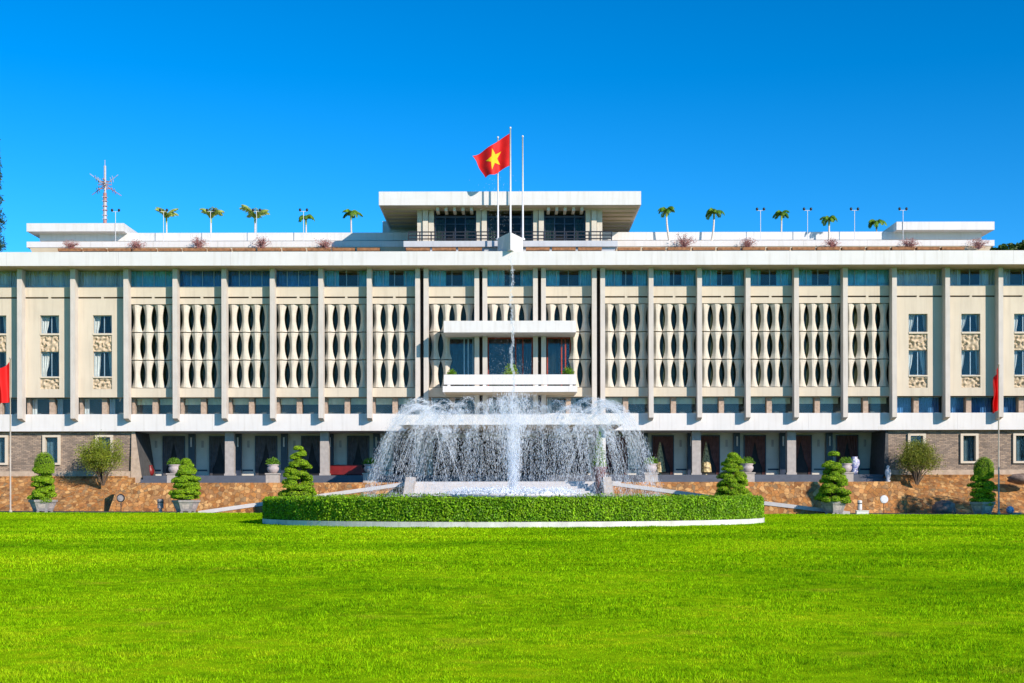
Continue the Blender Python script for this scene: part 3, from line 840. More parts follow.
def planter(Yq):
    pl = MB(); zt_ = PZ(247.6, Yq); zl_ = PZ(250.4, Yq)
    pl.hexa([(-.96, Yq, zl_), (.96, Yq, zl_), (.96, Yq + .6, zl_), (-.96, Yq + .6, zl_), (-.98, Yq - .05, zt_), (.98, Yq - .05, zt_), (.98, Yq + .6, zt_), (-.98, Yq + .6, zt_)])
    pl.box(-.9, .9, Yq + .06, Yq + .55, ZC1 + .021, zl_ - .002, 1)
    return pl
for Yq, spans in ((7.1, ((58, 404), (618, 985))), (1.8, ((406, 496), (526, 616)))):
    pp = None
    for a, b in spans:
        x = PX(a, Yq) + 1
        while x < PX(b, Yq) - .9:
            if pp is None: pp = planter(Yq).build('roof_planter', [M['planterbrown'], M['core']], palace); o = pp
            else: o = pp.copy(); COL.objects.link(o); WL[o.name] = (0, 0, 0)
            o.location.x = x; x += 2.14
YR = 9.4
for a, b in ((40, 417), (603, 982)):
    mb = MB(); js = np.linspace(PX(a, YR), PX(b, YR), 6)
    for k in range(5): mb.box(js[k] + .006, js[k + 1] - .006, YR, YR + .3, PZ(240.2, YR), PZ(232.3, YR))
    part(mb, 'roof_parapet', M['white'])
for a, b in ((27, 124.3), (897, 995)):
    mb = MB(); Yk = 8.3
    mb.box(PX(a, Yk), PX(b, Yk), Yk, 19, PZ(230.6, Yk), PZ(222.4, Yk)); part(mb, 'roof_block_slab', M['white'])
    mb = MB(); ia, ib = (a + 14, b + 2) if a < 500 else (a - 2, b - 14)
    mb.box(PX(ia, YR), PX(ib, YR), YR + .32, 18, PZ(240.5, YR), PZ(230.6, Yk) - .004); part(mb, 'roof_block_wall', M['white'])

# pavilion
Yv = 2.9
vz0, vz1 = PZ(205, Yv), PZ(191.4, Yv)
vx0, vx1 = PX(379.4, Yv), PX(641.6, Yv)
mb = MB(); mb.box(vx0, vx1, Yv, 16.5, vz0, vz1); part(mb, 'pavilion_roof', M['white'])
mb = MB(); mb.box(vx0 + .12, vx1 - .12, Yv + .12, 16.4, vz0 - .03, vz0 - .004)
for y in np.arange(4.2, 16, 1.6): mb.box(vx0 + .3, vx1 - .3, y, y + .12, vz0 - .12, vz0 - .034)
part(mb, 'pavilion_soffit', M['soffit'])
Yb = 4.6; fz = PZ(241.2, YC) + .01
def pxb(p): return PX(p, Yb)
for a, b in ((417.5, 434.5), (476.5, 487.5), (533.5, 544.5), (586, 603)):
    mb = MB(); xa_, xb_ = pxb(a), pxb(b); n = 3 if b - a > 12 else 2
    wq = (xb_ - xa_) / n
    for k in range(n): mb.box(xa_ + k * wq + .02, xa_ + (k + 1) * wq - .02, Yb - (.18 if k % 2 else .0), Yb + .9, fz, vz0 - .032)
    part(mb, 'pavilion_column', M['lattice'])
for a, b, kk in ((434.5, 476.5, 0), (487.5, 533.5, 1), (544.5, 586, 2)):
    xa_, xb_ = pxb(a), pxb(b); L = xb_ - xa_
    mb = MB()
    for t in (0.02, .26, .5, .74, .98): mb.box(xa_ + L * t - .04, xa_ + L * t + .04, Yb + .5, Yb + .6, fz, vz0 - .035)
    mb.box(xa_, xb_, Yb + .49, Yb + .61, vz0 - .6, vz0 - .45); mb.box(xa_, xb_, Yb + .51, Yb + .6, vz0 - 1.15, vz0 - 1.1)
    w = part(mb, 'pavilion_window', M['pilaster'])
    mb = MB(); mb.box(xa_, xb_, Yb + .55, Yb + .56, fz, vz0 - .04); part(mb, 'pane', M['tealglass'], w)
    mb = MB(); pleats(mb, xa_ + .1, xa_ + L * .27, fz, vz0 - .7, Yb + .8, .1, .04); pleats(mb, xb_ - L * .27, xb_ - .1, fz, vz0 - .7, Yb + .8, .1, .04); part(mb, 'curtain', M['tan_curtain'], w)
mb = MB(); mb.box(pxb(419), pxb(602), Yb + 1.4, 15.5, fz, vz0 - .13); part(mb, 'pavilion_core', M['brown_room'])
mb = MB()
for k in range(5):
    for a, b in ((434.5, 476.5), (544.5, 586)):
        x = pxb(a) + (pxb(b) - pxb(a)) * (k + .5) / 5; mb.box(x - .12, x + .12, Yv + .6, Yb + .5, vz0 - .34, vz0 - .035)
part(mb, 'pavilion_beams', M['lattice'])
mb = MB(); mb.box(PX(383, 13), PX(417, 13), 13, 17, ZC1 + .022, PZ(221, 13)); part(mb, 'stair_block', M['white'])
# railing
mb = MB(); Yg = 2.9
x0r, x1r = PX(409, Yg), PX(612, Yg); z0r, z1r = PZ(241.2, Yg), PZ(231.6, Yg)
for z in (z1r - .06, z0r + .45, z0r + .16): mb.box(x0r, x1r, Yg, Yg + .06, z, z + .09)
for k in range(19):
    x = x0r + (x1r - x0r) * k / 18; mb.box(x - .045, x + .045, Yg - .003, Yg + .063, z0r - .1, z1r)
part(mb, 'roof_railing', M['blackmetal'])
# prow-shaped block carrying the three flagpoles
mb = MB(); yA, yT = 2.2, -2.0
za_, zb2 = ZC1 + .01, PZ(234.5, -1)
xl, xr, xm = PX(498, 0), PX(523.5, 0), PX(510.8, 0)
mb.add([(xl, yA, za_), (xr, yA, za_), (xr, 0.6, za_), (xm, yT, za_), (xl, .6, za_), (xl, yA, zb2), (xr, yA, zb2), (xr, .6, zb2), (xm, yT, zb2), (xl, .6, zb2)], [(0, 1, 6, 5), (1, 2, 7, 6), (2, 3, 8, 7), (3, 4, 9, 8), (4, 0, 5, 9)])
mb.f.append((np.array([[mb.n - 10 + k for k in (5, 6, 7, 8, 9)]]), 0)); mb.f.append((np.array([[mb.n - 10 + k for k in (4, 3, 2, 1, 0)]]), 0))
part(mb, 'flagpole_base', M['white'])

# ------------------------------------------------------------------ stone walls, ramps, stairs
wx0, wx1 = PX(113, -4.5), PX(906, -4.5)
mb = MB()
z1 = ZFL + .02
def batter(xa, xb, yt, yb, zt, za, xat=None, xbt=None, back=1.0):
    xat = xa if xat is None else xat; xbt = xb if xbt is None else xbt
    mb.hexa([(xa, yb, za), (xb, yb, za), (xb, yt + back, za), (xa, yt + back, za), (xat, yt, zt), (xbt, yt, zt), (xbt, yt + back, zt), (xat, yt + back, zt)])
batter(wx0 - .3, PX(405, -4), -4, -5.3, z1, -.2, xat=wx0 + .3)
batter(PX(612, -4), wx1 + .3, -4, -5.3, z1, -.2, xbt=wx1 - .3)
o = mb.build('retaining_wall', M['flag'], loc=(0, -4.5, 0)); tag(o, 'low orange flagstone retaining wall under the arcade terrace', 'wall')
for s in (-1, 1):
    mb = MB()
    zt = zw0
    if s < 0: batter(-XE - 4, wx0 + .2, YW - .9, -4.6, zt, -.2, back=1.0)
    else: batter(wx1 - .2, XE + 4, YW - .9, -4.6, zt, -.2, back=1.0)
    if s < 0: mb.box(-XE - 4, XB - .2, YW - .95, YW - .3, zt + .004, zt + .12)
    else: mb.box(XB2 + .2, XE + 4, YW - .95, YW - .3, zt + .004, zt + .12)
    o = mb.build('stone_embankment', M['flag'], loc=(s * 38, -2, 0))
    tag(o, ('sloping orange stone bank below the brick wall, behind the left yellow-green bush' if s < 0 else 'sloping orange stone bank below the brick wall, behind the right olive bush'), 'embankment', 'stone banks below the brick walls')

def ramp(pts, label):
    root = thing('ramp_wall', (pts[-1][0], pts[-1][1], float(gz(pts[-1][0], pts[-1][1]))), label, 'ramp wall', 'white topped ramp walls')
    P = np.array(pts); t = np.linspace(0, len(P) - 1, 25)
    Q = np.stack([np.interp(t, np.arange(len(P)), P[:, i]) for i in range(3)], -1)
    for it in range(4): Q[1:-1] = (Q[:-2] + 2 * Q[1:-1] + Q[2:]) / 4
    mb = MB(); th = .42
    sec = np.stack([np.stack([Q[:, 0], Q[:, 1], Q[:, 2] - .27], -1), np.stack([Q[:, 0], Q[:, 1], Q[:, 2]], -1), np.stack([Q[:, 0], Q[:, 1] + th, Q[:, 2]], -1), np.stack([Q[:, 0], Q[:, 1] + th, Q[:, 2] - .27], -1), np.stack([Q[:, 0], Q[:, 1], Q[:, 2] - .27], -1)], 0)
    mb.grid(sec)
    e = sec[:4, 0]; mb.add(e, [(0, 1, 2, 3)]); e = sec[:4, -1]; mb.add(e, [(3, 2, 1, 0)])
    part(mb, 'coping', M['steps'], root)
    mb = MB(); g = gz(Q[:, 0], Q[:, 1]) - .2
    y1 = Q[:, 1] + .05; y2 = Q[:, 1] + th - .05; zt = np.maximum(Q[:, 2] - .275, g + .02)
    mb.grid(np.stack([np.stack([Q[:, 0], y1, g], -1), np.stack([Q[:, 0], y1, zt], -1), np.stack([Q[:, 0], y2, zt], -1), np.stack([Q[:, 0], y2, g], -1)], 0))
    part(mb, 'stone_wall', M['flag'], root)
def rp_(px, py, Y): return (PX(px, Y), Y, PZ(py, Y))
ramp([rp_(404, 482.0, -11.3), rp_(352, 489.3, -11.6), rp_(300, 496.3, -12.1), rp_(256, 502.3, -12.7), rp_(198, 510.4, -13.4)], 'white topped ramp wall sloping down from the fountain steps towards the left potted pines')
ramp([rp_(612.5, 482.0, -11.3), rp_(665, 489, -11.6), rp_(717, 496.3, -12.1), rp_(768, 502, -12.7), rp_(850, 512, -13.4)], 'white topped ramp wall sloping down from the fountain steps towards the right potted pines')

st = thing('staircase', (0, -15.5, .25), 'wide pale stone staircase rising to the porch behind the fountain', 'staircase')
mb = MB(); n = 14; ya, yb = -16.2, -11.02
for k in range(n):
    y0 = ya + (yb - ya) * k / n; z0 = .1 + (ZFL - .1) * k / n
    mb.box(-7.0, 6.9, y0, yb, z0 + (.003 if k else -.3), .1 + (ZFL - .1) * (k + 1) / n)
part(mb, 'steps', M['steps'], st)
for s, xq in ((-1, PX(407, -13)), (1, PX(610, -13))):
    mb = MB(); zt = PZ(477, -13)
    mb.hexa([(xq - .4, -15, 0), (xq + .4, -15, 0), (xq + .4, -11.05, 0), (xq - .4, -11.05, 0), (xq - .28 - s * .25, -13.6, zt), (xq + .28 - s * .25, -13.6, zt), (xq + .28 - s * .25, -11.05, zt), (xq - .28 - s * .25, -11.05, zt)])
    part(mb, 'cheek_wall', M['pedestal'], st)

# ------------------------------------------------------------------ fountain ring
def ring(r0, r1, z0, z1, seg=160):
    mb = MB(); q = np.linspace(0, 2 * np.pi, seg + 1)
    c, s_ = np.cos(q), np.sin(q)
    def loop(r, z): return np.stack([FC[0] + r * c, FC[1] + r * s_, np.full(seg + 1, z) + gz(FC[0] + r * c, FC[1] + r * s_) * 1.0], -1)
    mb.grid(np.stack([loop(r1, z0), loop(r1, z1), loop(r0, z1), loop(r0, z0)], 0)); return mb
mb = ring(RK - .35, RK, -.1, .26); tag(mb.build('kerb', M['kerb'], loc=(FC[0], FC[1], 0)), 'white stone kerb circling the round hedge', 'kerb')
HT = 1.36
hd = thing('round_hedge', (FC[0], FC[1], 0), 'clipped round green hedge circling the fountain', 'hedge')
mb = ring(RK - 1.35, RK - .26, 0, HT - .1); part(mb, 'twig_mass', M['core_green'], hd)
n = 95000
q = rng.uniform(0, 2 * np.pi, n); q = np.where(rng.random(n) < .72, -np.abs(np.mod(q, np.pi)), q)
side = rng.random(n)
lump = .025 * np.sin(q * 37 + 2 * np.sin(q * 11)) + rng.normal(0, .02, n)
r = np.where(side < .66, RK - .16 + lump + rng.normal(0, .05, n), np.where(side < .93, rng.uniform(RK - 1.4, RK - .12, n), RK - 1.5 + rng.normal(0, .05, n)))
topz = HT + .03 * np.sin(q * 43) + .025 * np.sin(q * 97)
z = np.where(side < .66, rng.uniform(.2, 1, n) * topz + .0, np.where(side < .93, topz + rng.normal(0, .04, n), rng.uniform(.1, HT, n)))
z = np.where(side < .66, np.minimum(z, topz), z)
P = np.stack([FC[0] + r * np.cos(q), FC[1] + r * np.sin(q), z + gz(FC[0] + r * np.cos(q), FC[1] + r * np.sin(q))], -1)
outw = np.stack([np.cos(q), np.sin(q), np.zeros(n)], -1); up = np.tile([0, 0, 1.0], (n, 1))
N = np.where((side < .66)[:, None], outw + .4 * up, np.where((side < .93)[:, None], up, -outw))
mb = MB(); mb.leaves(P, N, .115, aspect=.62, jit=.75)
k = 2600; q2 = -np.abs(rng.uniform(0, np.pi, k)); r2 = rng.uniform(RK - 1.4, RK - .1, k); zz = HT + np.abs(rng.normal(.02, .05, k))
mb.leaves(np.stack([FC[0] + r2 * np.cos(q2), FC[1] + r2 * np.sin(q2), zz], -1), np.tile([0, -.6, .6], (k, 1)), .11, aspect=.5); o = part(mb, 'leaves', M['leaf_hedge'], hd); o['kind'] = 'stuff'

ft = thing('fountain', (FC[0], FC[1], 0), 'round fountain throwing a tall jet and an umbrella of falling water', 'fountain')
mb = ring(RK - 2.2, RK - 1.9, -.1, .5, 120); part(mb, 'pool_rim', M['white'], ft)
mb = MB(); mb.lathe([(RK - 2.2, .20), (RK - 2.2, .28)], (FC[0], FC[1], 0), 80)
wm = mat('pool_water', (0.05, 0.12, 0.14), 0.08, 0.2, 3, 0.3, 8, spec=0.5); part(mb, 'pool_water', wm, ft)
mb = MB(); mb.lathe([(1.2, .2), (1.1, 1.0), (2.6, 1.25), (3.55, 1.45), (3.7, 1.62), (3.5, 1.64), (3.2, 1.55), (0.1, 1.4)], (FC[0], FC[1], 0), 48); part(mb, 'bowl', M['white'], ft, True)

OCT = np.array([(1, 0, 0), (0, 1, 0), (-1, 0, 0), (0, -1, 0), (0, 0, 1), (0, 0, -1)], float)
OCF = np.array([(0, 1, 4), (1, 2, 4), (2, 3, 4), (3, 0, 4), (1, 0, 5), (2, 1, 5), (3, 2, 5), (0, 3, 5)])
def drops(mb, P, r, L, V=None):
    n = len(P); r = np.broadcast_to(r, (n,))[:, None, None]; L = np.broadcast_to(L, (n,))[:, None, None]
    V = np.tile([0, 0, 1.0], (n, 1)) if V is None else V / (np.linalg.norm(V, axis=1, keepdims=True) + 1e-9)
    A = np.cross(V, rng.normal(0, 1, (n, 3))); A /= np.linalg.norm(A, axis=1, keepdims=True) + 1e-9; B = np.cross(V, A)
    v = P[:, None, :] + r * (OCT[None, :, 0:1] * A[:, None] + OCT[None, :, 1:2] * B[:, None]) + L * OCT[None, :, 2:3] * V[:, None]
    f = OCF[None] + (np.arange(n) * 6)[:, None, None]
    mb.add(v.reshape(-1, 3), f.reshape(-1, 3))
G = 9.81
curt = MB(); strm = MB()
NJ = 120
for j in range(NJ):
    outer = j % 2 == 0
    a = 2 * math.pi * (j + rng.uniform(-.3, .3)) / NJ
    zap = (6.7 if outer else rng.uniform(5.2, 6.8)) + rng.normal(0, .15); z0 = 1.3; r0 = 2.8 if outer else rng.uniform(3.0, 5.2)
    vz = math.sqrt(2 * G * (zap - z0)); vr = (2.72 if outer else rng.uniform(.5, 1.5)) + rng.normal(0, .06)
    T = (vz + math.sqrt(vz * vz + 2 * G * (z0 - .3))) / G
    n = int((700 if outer else 430) * rng.uniform(.35, 1.4))
    t = np.where(rng.random(n) < .16, rng.uniform(.05, .45, n), rng.uniform(.40, 1, n)) * T
    sp = .012 + .085 * (t / T) ** 1.1
    da = rng.normal(0, 1, n) * sp * 2.4
    rr = r0 + vr * t * (1 + rng.normal(0, .035, n)); zz = z0 + vz * t - .5 * G * t * t + rng.normal(0, 1, n) * sp * 1.2
    P = np.stack([FC[0] + rr * math.cos(a) - da * math.sin(a), FC[1] + rr * math.sin(a) + da * math.cos(a), zz], -1)
    vv = vz - G * t
    V = np.stack([vr * math.cos(a) + 0 * t, vr * math.sin(a) + 0 * t, vv], -1); ok = zz > .3; P = P[ok]; V = V[ok]
    k = len(P); big = rng.random(k) < .12
    drops(curt, P, np.where(big, rng.uniform(.012, .02, k), rng.uniform(.005, .011, k)), np.where(big, rng.uniform(.015, .03, k), rng.uniform(.03, .10, k)), V)
    if not outer: continue
    # threads of water where the jet still holds together
    for q in range(2):
        a2 = a + rng.normal(0, .012); ts = np.linspace(T * .3, T * .98, 22); v2 = vr * (1 + rng.normal(0, .03))
        pts = [(FC[0] + (r0 + v2 * t_) * math.cos(a2), FC[1] + (r0 + v2 * t_) * math.sin(a2), z0 + vz * t_ - .5 * G * t_ * t_) for t_ in ts]
        strm.tube(pts, [.026 - .014 * (i / 21) for i in range(22)], 4, cap=False)
# central jet
n = 7500
zz = 1.5 + 6.0 * rng.beta(1.0, 1.15, n); wid = .07 + .085 * (zz - 1.5)
P = np.stack([FC[0] + rng.normal(0, 1, n) * wid, FC[1] + rng.normal(0, 1, n) * wid, zz], -1)
drops(curt, P, rng.uniform(.006, .016, n), rng.uniform(.04, .14, n))
n = 900                                           # the thin thread that shoots on above the umbrella
zz = 6.5 + 9.0 * rng.beta(1.0, 1.3, n); P = np.stack([FC[0] - .07 * np.sin(zz * 2.1 + .8 * np.sin(zz * 5)) - .012 * (zz - 6.5) + rng.normal(0, .05, n), FC[1] + rng.normal(0, .06, n), zz], -1)
drops(curt, P, rng.uniform(.006, .018, n), rng.uniform(.03, .10, n))
n = 2600                                           # loose spray round the crown of the jet
zz = 5.5 + 4.0 * rng.beta(1, 1.8, n); P = np.stack([FC[0] + rng.normal(0, .8, n), FC[1] + rng.normal(0, .8, n), zz], -1); drops(curt, P, rng.uniform(.004, .009, n), rng.uniform(.012, .05, n))
n = 500
zz = rng.uniform(8, 20, n); P = np.stack([FC[0] - .5 + rng.normal(0, .55, n) - .05 * (zz - 9), FC[1] + rng.normal(0, .5, n), zz], -1); drops(curt, P, rng.uniform(.006, .013, n), rng.uniform(.015, .03, n))
n = 3200                                           # scatter at the crown of the umbrella
a = rng.uniform(0, 2 * np.pi, n); rr = 5.4 + rng.normal(0, 1.0, n); zz = 6.45 + rng.normal(0, .28, n); P = np.stack([FC[0] + rr * np.cos(a), FC[1] + rr * np.sin(a), zz], -1); drops(curt, P, rng.uniform(.006, .012, n), rng.uniform(.01, .03, n))
o = part(curt, 'water_drops', M['drop'], ft); o['kind'] = 'stuff'
part(strm, 'water_curtain', M['stream'], ft)
jm = MB()
for k in range(9):
    x0, y0 = rng.normal(0, .10, 2); x1, y1 = rng.normal(0, .32, 2); top = rng.uniform(4, 7.5)
    jm.tube([(FC[0] + x0 + (x1 - x0) * t, FC[1] + y0 + (y1 - y0) * t, 1.4 + (top - 1.4) * t) for t in np.linspace(0, 1, 9)], [.09 * (1 - .8 * t) for t in np.linspace(0, 1, 9)], 5, cap=False)
part(jm, 'central_jet', M['stream'], ft)
mb = MB(); n = 9000
q_ = np.linspace(0, 2 * np.pi, 121); hgt = .22 + .10 * np.sin(q_ * 7 + 1) + .07 * np.sin(q_ * 17) + .05 * np.sin(q_ * 31)
mb.grid(np.stack([np.stack([FC[0] + rr_ * np.cos(q_), FC[1] + rr_ * np.sin(q_), 1.5 + k_ * hgt], -1) for rr_, k_ in ((3.5, 0), (3.35, .7), (3.0, 1), (2.6, .8), (2.2, .2), (1.4, .1), (.3, .3))], 0))
a = rng.uniform(0, 2 * np.pi, n); rr = np.where(rng.random(n) < .6, 2.9 + rng.normal(0, .45, n), rng.uniform(0, 3.4, n)); zz = 1.6 + np.abs(rng.normal(0, .13, n)); P = np.stack([FC[0] + rr * np.cos(a), FC[1] + rr * np.sin(a), zz], -1)
drops(mb, P, rng.uniform(.03, .07, n), rng.uniform(.03, .08, n))
o = part(mb, 'foam', M['foam'], ft); o['kind'] = 'stuff'

# ------------------------------------------------------------------ plants
def ell_points(c, r, n, up=-.35):
    d = rng.normal(0, 1, (int(n * 2.2), 3)); d /= np.linalg.norm(d, axis=1, keepdims=True)
    d = d[d[:, 2] > up][:n]
    return np.array(c) + d * np.array(r) * rng.uniform(.88, 1.08, (len(d), 1)), d / np.array(r)

def potted_pine(px, top, Y, halfw, label, dome, pot_h=.88, seed=1):
    global rng
    keep = rng; rng = np.random.default_rng(seed)
    x = PX(px, Y); z0 = float(gz(x, Y)); zt = PZ(top, Y) - z0
    root = thing('potted_pine', (x, Y, z0), label, 'potted tree', 'clipped pines in pots along the drive')
    pot = MB(); ph = R(90 - 18)
    pot.lathe([(.62, .08), (.66, .1), (.92, pot_h - .16), (.98, pot_h - .15), (1.0, pot_h), (.88, pot_h), (.86, pot_h - .1), (.1, pot_h - .1)], (x, Y, z0), 6, ph=ph)
    for k in range(6):
        q = ph + k * math.pi / 3; pot.box(x + .55 * math.cos(q) - .09, x + .55 * math.cos(q) + .09, Y + .55 * math.sin(q) - .09, Y + .55 * math.sin(q) + .09, z0, z0 + .085)
    p = part(pot, 'pot', M['conc'], root)
    rel = MB()                                     # pale cast panel on each face of the pot
    for k in range(6):
        q = ph + (k + .5) * math.pi / 3; u = Vector((-math.sin(q), math.cos(q), 0)); nn = Vector((math.cos(q), math.sin(q), 0))
        for zz, rr, hw in ((.28, .632, .22), (.60, .742, .27)): pass
        a = [Vector((x, Y, z0)) + nn * (.642) + u * s_ * .20 + Vector((0, 0, .28)) for s_ in (-1, 1)] + [Vector((x, Y, z0)) + nn * (.752) + u * s_ * .26 + Vector((0, 0, .58)) for s_ in (1, -1)]
        rel.add([tuple(v) for v in a] + [tuple(v - nn * .06) for v in a], [(0, 1, 2, 3), (0, 4, 5, 1), (1, 5, 6, 2), (2, 6, 7, 3), (3, 7, 4, 0)])
    part(rel, 'pot_panel', M['ceramic'], p)
    tr = MB()
    tp = [(x + .10 * math.sin(t * 5), Y + .08 * math.cos(t * 4), z0 + pot_h - .12 + (zt - pot_h) * .92 * t) for t in np.linspace(0, 1, 12)]
    tr.tube(tp, [.15 * (1 - .8 * t) for t in np.linspace(0, 1, 12)], 7)
    core = MB(); lf = MB(); dm = MB()
    zA = pot_h + .05; hh = zt - zA
    if dome:
        split = .56
        c = (x + .1, Y, z0 + zA + hh * .74); rr = (.66, .66, hh * .265)
        core.blob(c, np.array(rr) * .9, 14, 9, .03)
        p_, n_ = ell_points(c, rr, 4200, -.95); dm.leaves(p_, n_, .075, jit=.5)
        q = rng.uniform(0, 2 * np.pi, 2600); zz = rng.uniform(zA + hh * split, zA + hh * .76, 2600); rr_ = .66 * np.ones(2600)
        dm.leaves(np.stack([x + .1 + rr_ * np.cos(q), Y + rr_ * np.sin(q), z0 + zz], -1), np.stack([np.cos(q), np.sin(q), 0 * q], -1), .075, jit=.5)
        core.lathe([(.6, hh * split), (.6, hh * .76)], (x + .1, Y, z0 + zA), 14)
    else: split = .97
    nl = 5 if dome else 8
    for i in range(nl):
        f = i / (nl - 1); zc = zA + hh * (.05 + split * .93 * f)
        ro = halfw * (1 - (.30 if dome else .62) * f ** 1.3) * rng.uniform(.85, 1.05)
        k = max(1, int(round(7 * ro / halfw)) + (0 if dome else 1)) if f < .97 or dome else 1
        for j in range(k):
            q = 2 * math.pi * (j + rng.uniform(-.25, .25)) / k + i * .9
            pr = rng.uniform(.34, .48) * (1 if f < .8 else .85); d = max(0, ro - pr * .8) * rng.uniform(.8, 1.05) if k > 1 else 0
            c = (x + d * math.cos(q), Y + d * math.sin(q), z0 + zc + rng.normal(0, .17)); rz = rng.uniform(.19, .28)
            core.blob(c, (pr * .85, pr * .85, rz * .7), 8, 5, .06)
            p_, n_ = ell_points(c, (pr, pr, rz), 560, -.45); lf.leaves(p_, n_, .10, aspect=.5, jit=.7)
            ctr = (x, Y, z0 + zc - .12)
            if d > .1: tr.tube([ctr, ((ctr[0] + c[0]) / 2, (ctr[1] + c[1]) / 2, c[2] - .12), (c[0], c[1], c[2] - .04)], [.045, .035, .02], 5)
    t = part(tr, 'trunk', M['bark'], root)
    o = part(lf, 'foliage', M['leaf_pine'], root); o['kind'] = 'stuff'
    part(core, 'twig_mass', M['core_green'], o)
    if dome: o = part(dm, 'dome_foliage', M['leaf_dome'], root); o['kind'] = 'stuff'
    rng = keep
potted_pine(43, 452, -14, .95, 'dome-topped clipped pine in a grey pot beside the left flagpole', True, seed=11)
potted_pine(186, 461, -14, 1.15, 'short bushy cloud-clipped pine in a pale-panelled pot at the low end of the left ramp', False, seed=12)
potted_pine(298.5, 449, -15, 1.25, 'tall cloud-clipped pine rising behind the left end of the round hedge', False, seed=13)
potted_pine(733, 451, -15, 1.30, 'tall cloud-clipped pine rising behind the right end of the round hedge', False, seed=14)
potted_pine(834, 457.5, -14, 1.25, 'wide cloud-clipped pine in a flared grey pot at the low end of the right ramp', False, seed=15)
potted_pine(982.5, 458.5, -14, 1.0, 'dome-topped clipped pine in a shaded blue-grey pot beside the right flagpole', True, seed=16)

def bush(px, base, Y, top, wpx, label, m, seed):
    x = PX(px, Y); z0 = PZ(base, Y); ht = PZ(top, Y) - z0; hw = wpx / 2 * (D0 + Y) / F0
    root = thing('bush', (x, Y, z0), label, 'bush', 'bushes on the stone banks')
    r = np.random.default_rng(seed); tr = MB(); lf = MB(); pts = []; nr = []
    for k in range(24):
        q = r.uniform(0, 2 * np.pi); e = r.uniform(.25, 1.0); d = hw * e * r.uniform(.6, 1.0); zt = ht * r.uniform(.55, .98) * (1.05 - .35 * e)
        p = [(x + .06 * math.cos(q), Y, z0 - .3), (x + d * .4 * math.cos(q), Y + d * .25 * math.sin(q), z0 + zt * .35), (x + d * .8 * math.cos(q), Y + d * .55 * math.sin(q), z0 + zt * .68), (x + d * math.cos(q), Y + d * math.sin(q), z0 + zt)]
        tr.tube(p, [.05, .038, .025, .01], 5)
        for c, s_ in ((p[3], .32), (p[2], .4), (((p[2][0] + p[3][0]) / 2, (p[2][1] + p[3][1]) / 2, (p[2][2] + p[3][2]) / 2 + .1), .35)):
            n = 150; v = np.array(c) + r.normal(0, s_, (n, 3)) * np.array([1, 1, .75]); pts.append(v); nr.append(r.normal(0, 1, (n, 3)) + np.array([0, -.3, .8]))
    v = np.concatenate(pts); ok = v[:, 2] > z0 + .14 * ht
    lf.leaves(v[ok], np.concatenate(nr)[ok], .13, aspect=.42)
    part(tr, 'stem', M['bark'], root); o = part(lf, 'foliage', m, root); o['kind'] = 'stuff'
bush(103, 481, -1.4, 434, 54, 'yellow-green leafy bush on the left stone bank in front of a white-framed window', M['leaf_bush'], 21)
M['leaf_olive'] = mat('olive_leaf', (0.15, 0.19, 0.02), 0.5, 0, 1.8, col2=(0.28, 0.30, 0.035), island=0.45, trans=0.3)
bush(917, 481.5, -1.4, 438, 54, 'olive-green open bush with dark stems on the right stone bank', M['leaf_olive'], 22)

# urns on pedestals along the terrace edge
def urn_plant(px, Y, label, tall=0.0, ped=True):
    x = PX(px, Y)
    if ped:
        mb = MB(); zt = PZ(472.8, Y)
        mb.box(x - .5, x + .5, Y - .35, Y + .35, ZFL - .6, zt - .1); mb.box(x - .56, x + .56, Y - .41, Y + .41, zt - .1, zt)
        o = mb.build('pedestal', M['pedestal'], loc=(x, Y, ZFL)); tag(o, label[1], 'pedestal', 'square pedestals along the terrace edge')
    else: zt = ZFL
    root = thing('urn_plant', (x, Y, zt), label[0], 'potted plant', 'planted urns on the terrace pedestals')
    mb = MB(); mb.lathe([(.28, 0), (.34, .06), (.46, .25), (.47, .42), (.38, .52), (.47, .62), (.49, .68), (.40, .68), (.36, .6), (.05, .58)], (x, Y, zt + .002), 16); part(mb, 'urn', M['ceramic'], root, True)
    lf = MB(); n = 650; d = rng.normal(0, 1, (n, 3)); d /= np.linalg.norm(d, axis=1, keepdims=True); d[:, 2] = np.abs(d[:, 2])
    c = np.array([x, Y, zt + .7]); lf.leaves(c + d * np.array([.62, .5, .55 + tall]) * rng.uniform(.3, 1, (n, 1)), d, .16, aspect=.35)
    o = part(lf, 'foliage', M['leaf_urn'], root); o['kind'] = 'stuff'
    sm_ = MB()
    for k in range(7):
        q = rng.uniform(0, 6.28); sm_.tube([(x, Y, zt + .58), (x + .2 * math.cos(q), Y + .2 * math.sin(q), zt + .9), (x + .45 * math.cos(q), Y + .4 * math.sin(q), zt + 1.05)], .014, 4)
    part(sm_, 'stem', M['leaf_tree'], root)
YU = -3.5
for px, w in ((174.5, 'half hidden behind the short left pine'), (273, 'just left of the tall left pine'), (370, 'beside the left edge of the falling water'),
              (651, 'beside the right edge of the falling water'), (747.5, 'half hidden behind the tall right pine'), (846, 'half hidden behind the wide right pine')):
    urn_plant(px, YU, ('planted round urn %s' % w, 'pale stone pedestal under the urn %s' % w))
